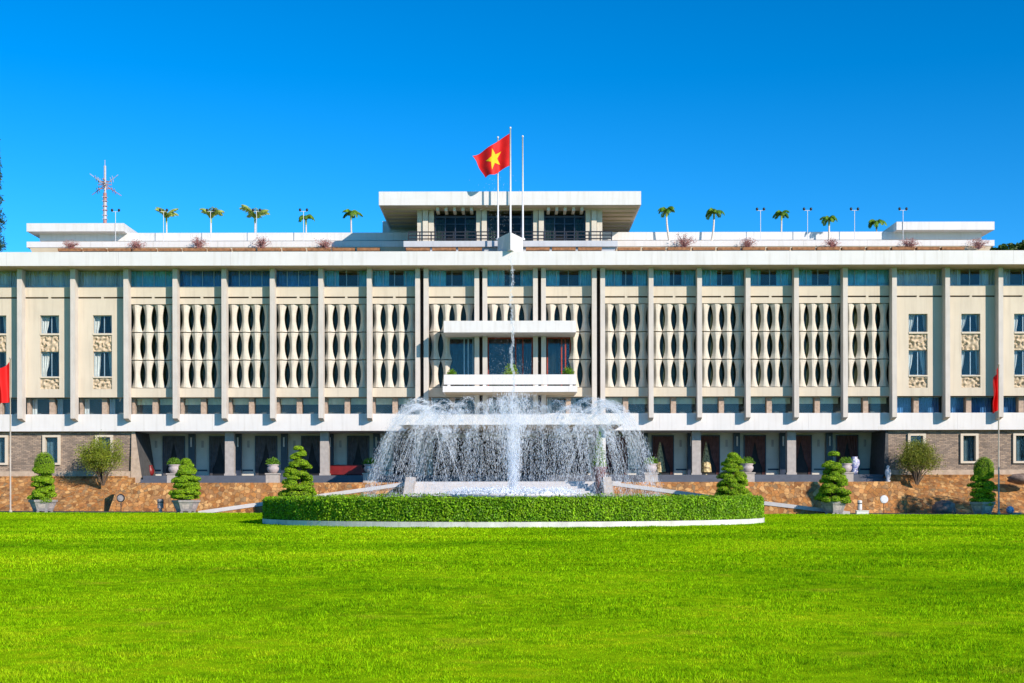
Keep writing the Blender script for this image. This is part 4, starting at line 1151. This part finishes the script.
# tall urn plants flanking the stairs
for px, w in ((599.5, 'right'),):
    Y = -13.2; x = PX(px, Y); zb = .2
    root = thing('tall_urn_plant', (x, Y, zb), 'slender leafy plant in a dark red urn at the %s cheek wall of the stairs' % w, 'potted plant')
    mb = MB(); zt = PZ(467, Y) - zb
    mb.lathe([(.4, 0), (.4, .2), (.28, .3), (.28, zt - 1.0), (.38, zt - .7), (.48, zt - .2), (.56, zt), (.46, zt), (.4, zt - .1), (.05, zt - .12)], (x, Y, zb), 14); part(mb, 'urn', M['purple'], root, True)
    lf = MB(); n = 900; t = rng.uniform(0, 1, n); q = rng.uniform(0, 6.28, n); rr = .55 * (1 - t) ** .6 * rng.uniform(.2, 1, n)
    lf.leaves(np.stack([x + rr * np.cos(q), Y + rr * np.sin(q), zb + zt + t * 2.5], -1), np.stack([np.cos(q), np.sin(q), 0 * q + .6], -1), .15, aspect=.4); o = part(lf, 'foliage', M['leaf_urn'], root); o['kind'] = 'stuff'
    mb = MB(); mb.tube([(x, Y, zb + zt - .1), (x, Y, zb + zt + 2.3)], [.04, .012], 5); part(mb, 'stem', M['bark'], root)
# plants on the balcony
for px, w, sz in ((511, 'bright yellow-green bush in the middle of the balcony', .62), (568.5, 'dark green plant at the right end of the balcony', .5), (452, 'dark green plant at the left end of the balcony', .42)):
    Y = -1.6; x = PX(px, Y); z = zs1 + .002
    root = thing('balcony_plant', (x, Y, z), w, 'potted plant', 'plants on the balcony')
    mb = MB(); mb.lathe([(.22, 0), (.3, .5), (.33, .55), (.26, .55), (.05, .5)], (x, Y, z), 12); part(mb, 'pot', M['purple'], root)
    lf = MB(); n = 700; d = rng.normal(0, 1, (n, 3)); d /= np.linalg.norm(d, axis=1, keepdims=True)
    lf.leaves(np.array([x, Y, z + .55 + sz]) + d * np.array([sz, sz, sz * 1.2]) * rng.uniform(.3, 1, (n, 1)), d, .16, aspect=.4)
    o = part(lf, 'foliage', M['leaf_dome'] if px == 511 else M['leaf_urn'], root); o['kind'] = 'stuff'

# things in the arcade
x = PX(150, 4.2); mb = MB(); mb.lathe([(.2, 0), (.34, .25), (.36, .55), (.2, .8), (.24, .92), (.18, .92)], (x, 4.2, ZF2 + .001), 14); tag(mb.build('floor_vase', M['redcer'], loc=(x, 4.2, ZF2), smooth=True), 'dark red vase inside the left end of the arcade', 'vase')
x = PX(884, .6); zz0 = ZFL + .002; mb = MB(); mb.lathe([(.16, 0), (.2, .1), (.14, .25), (.26, .7), (.22, 1.0), (.1, 1.1), (.14, 1.25), (.05, 1.35)], (x, -.6, zz0), 12); tag(mb.build('stone_urn', M['whitemetal'], loc=(x, -.6, zz0), smooth=True), 'small white lidded urn at the right end of the arcade', 'urn')
x = PX(854.5, 3); mb = MB(); mb.lathe([(.25, 0), (.3, .3), (.25, .5), (.45, .9), (.42, 1.2), (.22, 1.4), (.28, 1.5)], (x, 3, ZF2 + .001), 14); tag(mb.build('porcelain_vase', M['bluepot'], loc=(x, 3, ZF2), smooth=True), 'blue and white porcelain vase behind the wide right pine', 'vase')
root = thing('sofa', (PX(345, 4.8), 4.8, ZF2), 'dark red sofa against the arcade wall left of the fountain', 'sofa')
xs_ = PX(345, 4.8); mb = MB(); mb.box(xs_ - 1.4, xs_ + 1.4, 4.3, 5.05, ZF2 + .12, ZF2 + .45); part(mb, 'seat', M['redcer'], root)
mb = MB(); mb.box(xs_ - 1.4, xs_ + 1.4, 5.051, 5.3, ZF2 + .12, ZF2 + .95); part(mb, 'backrest', M['redcer'], root)
for s in (-1, 1):
    mb = MB(); a, b = sorted((xs_ + s * 1.402, xs_ + s * 1.62)); mb.box(a, b, 4.3, 5.3, ZF2 + .0, ZF2 + .65); part(mb, 'armrest', M['redcer'], root)
for px, w in ((660, 'first doorway right of the fountain'), (706, 'second doorway right of the fountain')):
    Y = 5.0; x = PX(px, Y); mb = MB(); z = ZF2 + .001; h = PZ(442, Y) - z
    mb.lathe([(.12, 0), (.10, h * .08), (.48, h * .1), (.46, h * .2), (.36, h * .42), (.24, h * .66), (.13, h * .85), (.03, h)], (x, Y, z), 12)  # cone added in place of the bright view between the curtains
    tag(mb.build('view_cone', M['gold'], loc=(x, Y, z)), 'gold speckled cone standing for the bright view in the %s' % w, 'stand-in cone', 'gold cones standing for the bright doorway views')

# ------------------------------------------------------------------ things on the roof
def palm(px, cy, base_py, Y, label, pale, seed, span=1.75):
    r = np.random.default_rng(seed)
    x = PX(px, Y); zb = PZ(base_py, Y) if base_py else ZC1 + .03; zc = PZ(cy, Y)
    root = thing('palm_tree', (x, Y, zb), label, 'palm tree', 'small palms along the roof terrace')
    mb = MB(); n = 9; lean = r.normal(0, .22); span *= r.uniform(.85, 1.12)
    mb.tube([(x - lean * (1 - t) * (1 - t), Y, zb + (zc - zb) * t) for t in np.linspace(0, 1, n)], [.10 - .035 * t for t in np.linspace(0, 1, n)], 8); part(mb, 'trunk', M['palm_trunk'], root, True)
    cs = MB(); cs.tube([(x, Y, zc - .3), (x, Y, zc + .1), (x, Y, zc + .5)], [.08, .09, .03], 7); part(cs, 'crownshaft', M['palm_pale'], root, True)
    fm = MB()
    nf = 9
    for k in range(nf):
        q = 2 * math.pi * k / nf + r.uniform(-.25, .25); L = span * r.uniform(.8, 1.1); el = R(r.uniform(48, 88)) if pale else R(r.uniform(35, 80))
        droop = r.uniform(.55, 1.1) if pale else r.uniform(1.2, 2.0)
        pts = []; p = Vector((x, Y, zc + .25)); a = el; N = 11
        for i in range(N):
            pts.append(p.copy()); p = p + Vector((math.cos(q) * math.cos(a), math.sin(q) * math.cos(a), math.sin(a))) * (L / (N - 1)); a -= (droop + el * .5) / (N - 1) * 1.25
        fm.tube([tuple(v) for v in pts], [.025 * (1 - .8 * i / (N - 1)) for i in range(N)], 4)
        sd = Vector((-math.sin(q), math.cos(q), 0))
        for i in range(1, N):
            for sgn in (-1, 1):
                for h in (0, .5):
                    b = pts[i - 1].lerp(pts[i], h); t = (pts[i] - pts[i - 1]).normalized(); f = (i - 1 + h) / (N - 1)
                    ll = .34 * math.sin(math.pi * min(1, f * .85 + .15)) ** .7 * L / 1.25; wv = .07
                    e = b + (sd * sgn * .8 + t * .55 + Vector((0, 0, -.55 - .5 * r.random()))) * ll
                    mdl = b.lerp(e, .45)
                    fm.add([tuple(b), tuple(mdl + t * wv), tuple(e), tuple(mdl - t * wv)], [(0, 1, 2, 3)])
    o = part(fm, 'crown', M['palm_pale'] if pale else M['palm_dark'], root)
palm(167, 219, None, 11, 'pale yellow-green roof palm nearest the antenna mast', True, 31)
palm(211.5, 219, None, 11, 'pale yellow-green roof palm, second from the antenna mast', True, 32)
palm(255.5, 219, None, 11, 'pale yellow-green roof palm between two others left of the pavilion, third from the mast', True, 33)
palm(306.5, 221, None, 11, 'green roof palm in front of a twin lamp, second left of the pavilion', False, 34, 1.1)
palm(351.5, 216, None, 11, 'dark green roof palm standing next to the left side of the pavilion', False, 35, 1.2)
palm(667, 214, 241, 8.3, 'green roof palm standing next to the right side of the pavilion', False, 36, 1.2)
palm(714.5, 216, 241, 8.3, 'green roof palm, second right of the pavilion, with a slim full-length trunk', False, 37, 1.2)
palm(782, 217.5, None, 11, 'green roof palm between two twin lamps, third right of the pavilion', False, 38, 1.1)
palm(829.5, 223, 241, 8.3, 'broad green roof palm low over a pink shrub, fourth right of the pavilion', False, 39, 1.2)
palm(877, 226, None, 11, 'low green roof palm just left of the right roof block', False, 40, 1.15)

def lamp(px, label, Y=8.25):
    x = PX(px, Y); zb = zb_ - .03; zt = PZ(211, Y)
    root = thing('twin_lamp', (x, Y, zb), label, 'lamp post', 'twin-headed lamp posts on the roof')
    mb = MB(); mb.tube([(x, Y, zb), (x, Y, zt)], .026, 7); mb.tube([(x - .34, Y, zt), (x + .34, Y, zt)], .02, 6); part(mb, 'post', M['whitemetal'], root)
    for s in (-1, 1):
        mb = MB(); mb.lathe([(.04, 0), (.10, .05), (.12, .15), (.07, .24), (.02, .26)], (x + s * .30, Y, zt), 10); part(mb, 'lamp_head', M['blackmetal'], root, True)
for px, w in ((116, 'just right of the antenna mast'), (164, 'behind the palm nearest the antenna mast'), (211, 'at the second palm from the antenna mast'), (257, 'at the third palm from the antenna mast'), (304, 'at the second palm left of the pavilion'),
              (761, 'just left of the third right-hand palm'), (808, 'between the third and fourth right-hand palms'), (855, 'between the fourth and fifth right-hand palms'), (903.5, 'in front of the right roof block')):
    lamp(px, 'white twin lamp post with black heads %s' % w)

def shrub(px, top, wpx, label, seed, Y=7.3):
    r = np.random.default_rng(seed); x = PX(px, Y); zb = PZ(248.6, Y); h = PZ(top, Y) - zb; hw = wpx / 2 * .082
    root = thing('flowering_shrub', (x, Y, zb), label, 'shrub', 'pink shrubs in the roof planters')
    tw = MB(); lf = MB(); P = []
    for k in range(22):
        q = r.uniform(0, 6.28); d = hw * r.uniform(.2, 1); zt = h * r.uniform(.5, 1) * (1.1 - .4 * d / hw)
        m_ = (x + d * .4 * math.cos(q), Y + d * .3 * math.sin(q), zb + zt * .55); e = (x + d * math.cos(q), Y + d * .6 * math.sin(q), zb + zt)
        tw.tube([(x, Y, zb - .15), m_, e], [.035, .022, .008], 4)
        e2 = (m_[0] + r.normal(0, .25), m_[1] + r.normal(0, .2), m_[2] + r.uniform(.1, .4)); tw.tube([m_, e2], [.016, .006], 4)
        for c in (e, e2, m_): P.append(np.array(c) + r.normal(0, .10, (9, 3)))
    P.append(np.stack([x + r.normal(0, hw * .5, 120), Y + r.normal(0, .2, 120), zb + np.abs(r.normal(0, .12, 120))], -1))
    P = np.concatenate(P); lf.leaves(P, r.normal(0, 1, P.shape), .085, aspect=.7)
    part(tw, 'twigs', M['twig'], root); o = part(lf, 'foliage', M['bougain'], root); o['kind'] = 'stuff'
for i, (px, top, w_, lab) in enumerate(((71, 240, 20, 'sparse pale pink shrub below the left roof block, leftmost on the roof edge'), (137, 240, 20, 'pink twiggy roof shrub right of the left roof block'), (199, 236, 20, 'pink twiggy roof shrub between the first and second palms from the mast'),
        (262, 236, 21, 'pink twiggy roof shrub below the third palm from the mast'), (326, 238, 22, 'pink twiggy roof shrub just left of the shaded parapet by the pavilion'), (684, 232, 25, 'tallest pink twiggy roof shrub, between the two palms right of the pavilion'),
        (748, 239, 22, 'low pink twiggy roof shrub left of the third palm right of the pavilion'), (833, 240, 18, 'pink roof shrub under the broad fourth palm right of the pavilion'), (909, 239, 24, 'pink twiggy roof shrub in front of the right roof block'), (979, 240, 22, 'pink roof shrub at the far end of the right roof block'))):
    shrub(px, top, w_, lab, 60 + i)

Y = 11; x = PX(105.5, Y); zb = PZ(222.4, 8.3) ; zt = PZ(165, Y); zc = PZ(184.5, Y)
an = thing('antenna_mast', (x, Y, zb), 'red and white antenna mast with spreading arms on the left roof block', 'antenna')
mb = MB(); nseg = 7
for k in range(nseg):
    a = zb + (zt - zb) * k / nseg; b = zb + (zt - zb) * (k + 1) / nseg - .005
    mb.tube([(x, Y, a), (x, Y, b)], 0.16 if k < 4 else .11, 6, m=1 if k in (0, 3) else 0)
    for z in (a + .05, (a + b) / 2): mb.box(x - .2, x + .2, Y - .2, Y + .2, z, z + .04, 1 - (k % 2)) if k < 4 else None
mb.tube([(x, Y, zt), (x, Y, zt + .5)], .03, 5); part(mb, 'mast', [M['mastgrey'], M['antred']], an)
for k, (dx, dy, dz) in enumerate(((-1.25, -.3, .95), (1.25, -.3, .85), (-1.3, .5, -.75), (1.35, .4, -.85), (-.5, -1.2, .4), (.5, -1.2, -.3))):
    mb = MB(); mb.tube([(x, Y, zc), (x + dx, Y + dy, zc + dz)], [.05, .03], 5)
    for f in (.45, .6): c = Vector((x + dx * f, Y + dy * f, zc + dz * f)); mb.tube([c + Vector((0, -.2, .22)), c + Vector((0, .2, -.22))], .03, 4)
    part(mb, 'antenna_arm', M['antred'] if k in (2, 3) else M['mastgrey'], an)
mb = MB()
for z in (zc - .35, zc, zc + .3):
    mb.box(x - .62, x + .62, Y - .04, Y + .04, z, z + .07); mb.box(x - .04, x + .04, Y - .62, Y + .62, z + .1, z + .17)
part(mb, 'antenna_ring', M['antred'], an)

# ------------------------------------------------------------------ flags
def pole(px, Y, z0, top_py, rad, label, grp, m='whitemetal'):
    x = PX(px, Y); zt = PZ(top_py, Y); mb = MB()
    mb.tube([(x, Y, z0), (x, Y, (z0 + zt) / 2), (x, Y, zt)], [rad, rad * .85, rad * .6], 10); mb.blob((x, Y, zt + .05), .09, 8, 6); mb.lathe([(rad * 2.2, 0), (rad * 2.2, .12), (rad * 1.4, .2)], (x, Y, z0), 10)
    tag(mb.build('flagpole', M[m], loc=(x, Y, z0), smooth=True), label, 'flagpole', grp)
    return x
g1 = 'flagpoles on the roof prow'
xm_ = pole(511, 1.0, zb2 + .002, 128.5, .085, 'tallest white roof flagpole, flying the red flag', g1)
pole(498.5, 1.5, zb2 + .002, 138, .075, 'bare white roof flagpole partly behind the red flag', g1)
pole(523.3, 1.5, zb2 + .002, 137, .085, 'bare white roof flagpole right of the red flag', g1)

def cloth(fn, nu, nv, m): 
    u, v = np.meshgrid(np.linspace(0, 1, nu), np.linspace(0, 1, nv), indexing='ij'); mb = MB(); mb.grid(fn(u, v)); return mb
Yf = 1.0
A = np.array([xm_ - .06, Yf, PZ(133.5, Yf)]); B = np.array([xm_ - .06, Yf, PZ(165.5, Yf)])
Cc = np.array([PX(473, Yf), Yf + .3, PZ(156.5, Yf)]); Dd = np.array([PX(485.5, Yf), Yf + .1, PZ(178, Yf)])
def flagfn(u, v, off=0.0):
    P = ((1 - u) * (1 - v))[..., None] * A + ((1 - u) * v)[..., None] * B + (u * (1 - v))[..., None] * Cc + (u * v)[..., None] * Dd
    wv = .20 * np.sin(u * 9.5 - v * 2.2) * np.clip(u * 2.5, 0, 1)
    P = P.copy(); P[..., 1] += wv - off; P[..., 2] += .10 * np.sin(u * 7 + 1) * u + .07 * np.sin(u * 13 + v * 3) * u; P[..., 0] += .05 * np.sin(v * 8) * u
    return P
fl = cloth(flagfn, 40, 26, None).build('national_flag', M['flagred'], loc=tuple(A), smooth=True); tag(fl, 'red flag with a yellow star waving on the tallest roof pole', 'flag', 'red flags')
for off in (.02, -.02):                            # the star, sewn on both faces
    pts = []; K = 10
    cs_ = [(.5, .5)]
    for k in range(10):
        q = -math.pi / 2 + k * math.pi / 5; rr = .38 if k % 2 == 0 else .38 * .40; cs_.append((.5 + rr * math.cos(q) * 2 / 3 * 1.0, .5 + rr * math.sin(q)))
    mb = MB()
    for k in range(10):
        a, b, c = np.array(cs_[0]), np.array(cs_[1 + k]), np.array(cs_[1 + (k + 1) % 10])
        n = 5; V = []; idx = {}
        for i in range(n + 1):
            for j in range(n + 1 - i):
                w_ = a * (1 - (i + j) / n) + b * i / n + c * j / n; idx[(i, j)] = len(V); V.append(w_)
        V = np.array(V); W3 = flagfn(V[:, 0], V[:, 1], off); F = []
        for i in range(n):
            for j in range(n - i):
                F.append((idx[(i, j)], idx[(i + 1, j)], idx[(i, j + 1)]))
                if i + j < n - 1: F.append((idx[(i + 1, j)], idx[(i + 1, j + 1)], idx[(i, j + 1)]))
        mb.add(W3, F)
    part(mb, 'star', M['flagyellow'], fl)
g2 = 'thin flagpoles at the lawn edge'
M['greypole'] = mat('grey_pole', (0.42, 0.36, 0.30), 0.5, 0.1)
Yq2 = -15.2
xl_ = pole(10.5, Yq2, float(gz(-35, Yq2)), 358, .055, 'thin grey flagpole in front of the brick wall at the left edge', g2, 'greypole')
xr_ = pole(998.8, Yq2, float(gz(34, Yq2)), 366, .055, 'thin grey flagpole in front of the brick wall at the right edge', g2, 'greypole')
def hang(xp, pts_top, label, Y):
    # pts: corners A(hoist top) B(hoist bottom) C(fly top) D(fly bottom) in pixels
    A_, B_, C_, D_ = [np.array([PX(a, Y + dy), Y + dy, PZ(b, Y + dy)]) for a, b, dy in pts_top]
    def fn(u, v):
        P = ((1 - u) * (1 - v))[..., None] * A_ + ((1 - u) * v)[..., None] * B_ + (u * (1 - v))[..., None] * C_ + (u * v)[..., None] * D_
        P = P.copy(); P[..., 1] += .28 * np.sin(u * 11 + v * 1.5) * np.clip(u * 3, 0, 1); P[..., 0] += .05 * np.sin(v * 9 + u * 5) * u
        return P
    o = cloth(fn, 30, 24, None).build('red_flag', M['flagred'], loc=tuple(A_), smooth=True); tag(o, label, 'flag', 'red flags')
hang(xl_, ((9.7, 361, 0), (9.7, 401.5, 0), (-12, 379, -.5), (-10, 404, -.3)), 'plain red flag hanging at the left edge, in front of the white band', Yq2)
hang(xr_, ((998.2, 368, 0), (998.2, 411, 0), (994, 382, -.6), (991.8, 414.5, -.7)), 'narrow drooping red flag at the right edge, in front of a window', Yq2)

# ------------------------------------------------------------------ small things at the foot of the wall
def gpt(px, Y): x = PX(px, Y); return x, float(gz(x, Y))
for px, cy, m, lab in ((121, 497.5, 'blackmetal', 'small dark round disc on a short stake by the left wall end'), (883.8, 500, 'whitemetal', 'small white round disc on a short stake by the right wall')):
    Y = -13.0; x, z = gpt(px, Y); zc = PZ(cy, Y)
    root = thing('floodlight', (x, Y, z), lab, 'garden light', 'round garden lights on stakes')
    mb = MB(); mb.tube([(x, Y, z - .05), (x, Y, zc)], .03, 6); part(mb, 'stake', M['blackmetal'], root)
    mb = MB(); mb.tube([(x, Y - .12, zc), (x, Y - .06, zc), (x, Y + .10, zc)], [.27, .30, .18], 16); part(mb, 'lamp_head', M[m], root)
    mb = MB(); mb.tube([(x, Y - .135, zc), (x, Y - .122, zc)], .22, 16); part(mb, 'lens', M['whitemetal'] if m == 'whitemetal' else M['conc'], root)
for px, top, w_, m, lab in ((160.5, 498, .22, 'conc', 'grey bollard light left of the short left pine'), (859.8, 500.5, .16, 'white', 'white bollard light right of the wide right pine')):
    Y = -13.2; x, z = gpt(px, Y); zt = PZ(top, Y)
    root = thing('bollard_light', (x, Y, z), lab, 'bollard light', 'bollard lights by the wall')
    mb = MB(); mb.lathe([(w_ * .6, 0), (w_ * .55, (zt - z) * .3), (w_, (zt - z) * .32), (w_, (zt - z) * .95), (w_ * .6, zt - z)], (x, Y, z - .02), 10); part(mb, 'body', M[m], root)
    mb = MB(); mb.lathe([(w_ * 1.08, (zt - z) * .72), (w_ * 1.08, (zt - z) * .78)], (x, Y, z), 10); part(mb, 'collar', M['blackmetal'], root)
Y = -14.6; x, z = gpt(862, Y); mb = MB(); mb.box(x - .42, x + .42, Y - .2, Y + .2, z - .05, z + .22); mb.box(x - .45, x + .45, Y - .23, Y + .23, z + .222, z + .27); tag(mb.build('utility_box', M['white'], loc=(x, Y, z)), 'low white box on the lawn edge beside the wide right pine', 'box')
Y = -14.2; x, z = gpt(1010, Y)
root = thing('spotlight', (x, Y, z), 'pale round-backed garden spotlight on the ground right of the right flagpole', 'spotlight')
mb = MB(); mb.blob((x, Y, z + .32), (.28, .28, .28), 14, 9); part(mb, 'lamp_head', M['bluepot'], root, True)
mb = MB(); mb.box(x + .1, x + .75, Y - .1, Y + .1, z, z + .14); mb.tube([(x, Y, z - .03), (x, Y, z + .2)], .05, 6); part(mb, 'bracket', M['conc'], root)
# rocks
for px, py, w_, h_, lab in ((944, 507, .95, .68, 'large dark rounded boulder left of the right dome-topped pine'), (1022, 480, 1.15, .42, 'flat dark boulder lying on the right stone bank at the frame edge')):
    Y = -6.5 if py > 500 else -2.2; x = PX(px, Y); z = float(gz(x, Y)) if py > 500 else PZ(482, Y); mb = MB(); mb.blob((x, Y, z + h_ * .4), (w_, .8, h_), 16, 10, .10); tag(mb.build('boulder', M['rock'], loc=(x, Y, z), smooth=True), lab, 'boulder', 'dark boulders by the right bank')

# ------------------------------------------------------------------ trees
def broad_tree(name, x, y, h, cr, label, seed, leaf, n=9000, size=.35, z0=0.0, cz=.62):
    r = np.random.default_rng(seed); root = thing(name, (x, y, z0), label, 'tree')
    tr = MB(); lf = MB(); P = []; Nn = []
    tr.tube([(x, y, z0 - .2), (x + .1, y, z0 + h * .25), (x, y + .1, z0 + h * .5), (x, y, z0 + h * .8)], [h * .028, h * .02, h * .014, h * .005], 9)
    for k in range(26):
        q = r.uniform(0, 6.28); e = r.uniform(-.7, 1); d = cr * math.sqrt(max(.05, 1 - e * e * .8)) * r.uniform(.45, .95)
        c = np.array([x + d * math.cos(q), y + d * math.sin(q), z0 + h * cz + e * h * (1 - cz) * .9])
        tr.tube([(x, y, z0 + h * r.uniform(.3, .6)), tuple((c + np.array([x, y, c[2] - .5])) / 2), tuple(c)], [h * .009, h * .005, h * .002], 5)
        m_ = n // 26; v = r.normal(0, 1, (m_, 3)); v /= np.linalg.norm(v, axis=1, keepdims=True); s_ = cr * r.uniform(.25, .42)
        P.append(c + v * s_ * np.array([1, 1, .7]) * r.uniform(.35, 1, (m_, 1)) ** .5); Nn.append(v + np.array([0, 0, .5]))
    lf.leaves(np.concatenate(P), np.concatenate(Nn), size, aspect=.55); part(tr, 'trunk', M['bark'], root); o = part(lf, 'crown', leaf, root); o['kind'] = 'stuff'
for k, (px, top, cr, sd) in enumerate(((1003, 244.5, 3.0, 71), (1022, 245, 2.6, 72), (1045, 240, 4.5, 73))):
    Y = 44; x = PX(px, Y); h = PZ(top, Y)
    broad_tree('background_tree', x, Y, h, cr, ['dark green treetop just beyond the right end of the roof', 'dark green treetop at the right frame edge behind the roof', 'large dark tree outside the right end of the palace'][k], sd, M['leaf_tree'], 7000, .5, cz=.82)
# conifer on the left
Y = 36; x = PX(-7, Y); h = 41
root = thing('conifer_tree', (x, Y, 0), 'tall dark conifer beyond the left end of the palace', 'tree')
mb = MB(); mb.tube([(x, Y, 0), (x, Y, h * .5), (x, Y, h)], [.5, .3, .05], 9); part(mb, 'trunk', M['bark'], root)
lf = MB(); r = np.random.default_rng(5); P = []
for k in range(330):
    z = h * (.1 + .9 * r.random() ** .8); L = (1 - z / h) * 3.2 + .45; q = r.uniform(0, 6.28); t = r.uniform(0.1, 1, 60)
    P.append(np.stack([x + L * t * math.cos(q), Y + L * t * math.sin(q), z - .25 * L * t * t + r.normal(0, .15, 60)], -1) + r.normal(0, .12, (60, 3)))
P = np.concatenate(P); lf.leaves(P, r.normal(0, 1, P.shape) + np.array([0, 0, .6]), .34, aspect=.3); o = part(lf, 'crown', M['leaf_conifer'], root); o['kind'] = 'stuff'
# garden trees beside the lawn, outside the frame: they throw the shade over the right-hand pot and bank
broad_tree('shade_tree', 39.4, -20.2, 6.3, 2.4, 'small round garden tree beside the lawn, right of the frame', 81, M['leaf_tree'], 9000, .26, .1, .66)
broad_tree('shade_tree', 47.2, -20.5, 12.4, 4.4, 'tall garden tree beside the drive, right of the frame', 82, M['leaf_tree'], 11000, .3, .1)
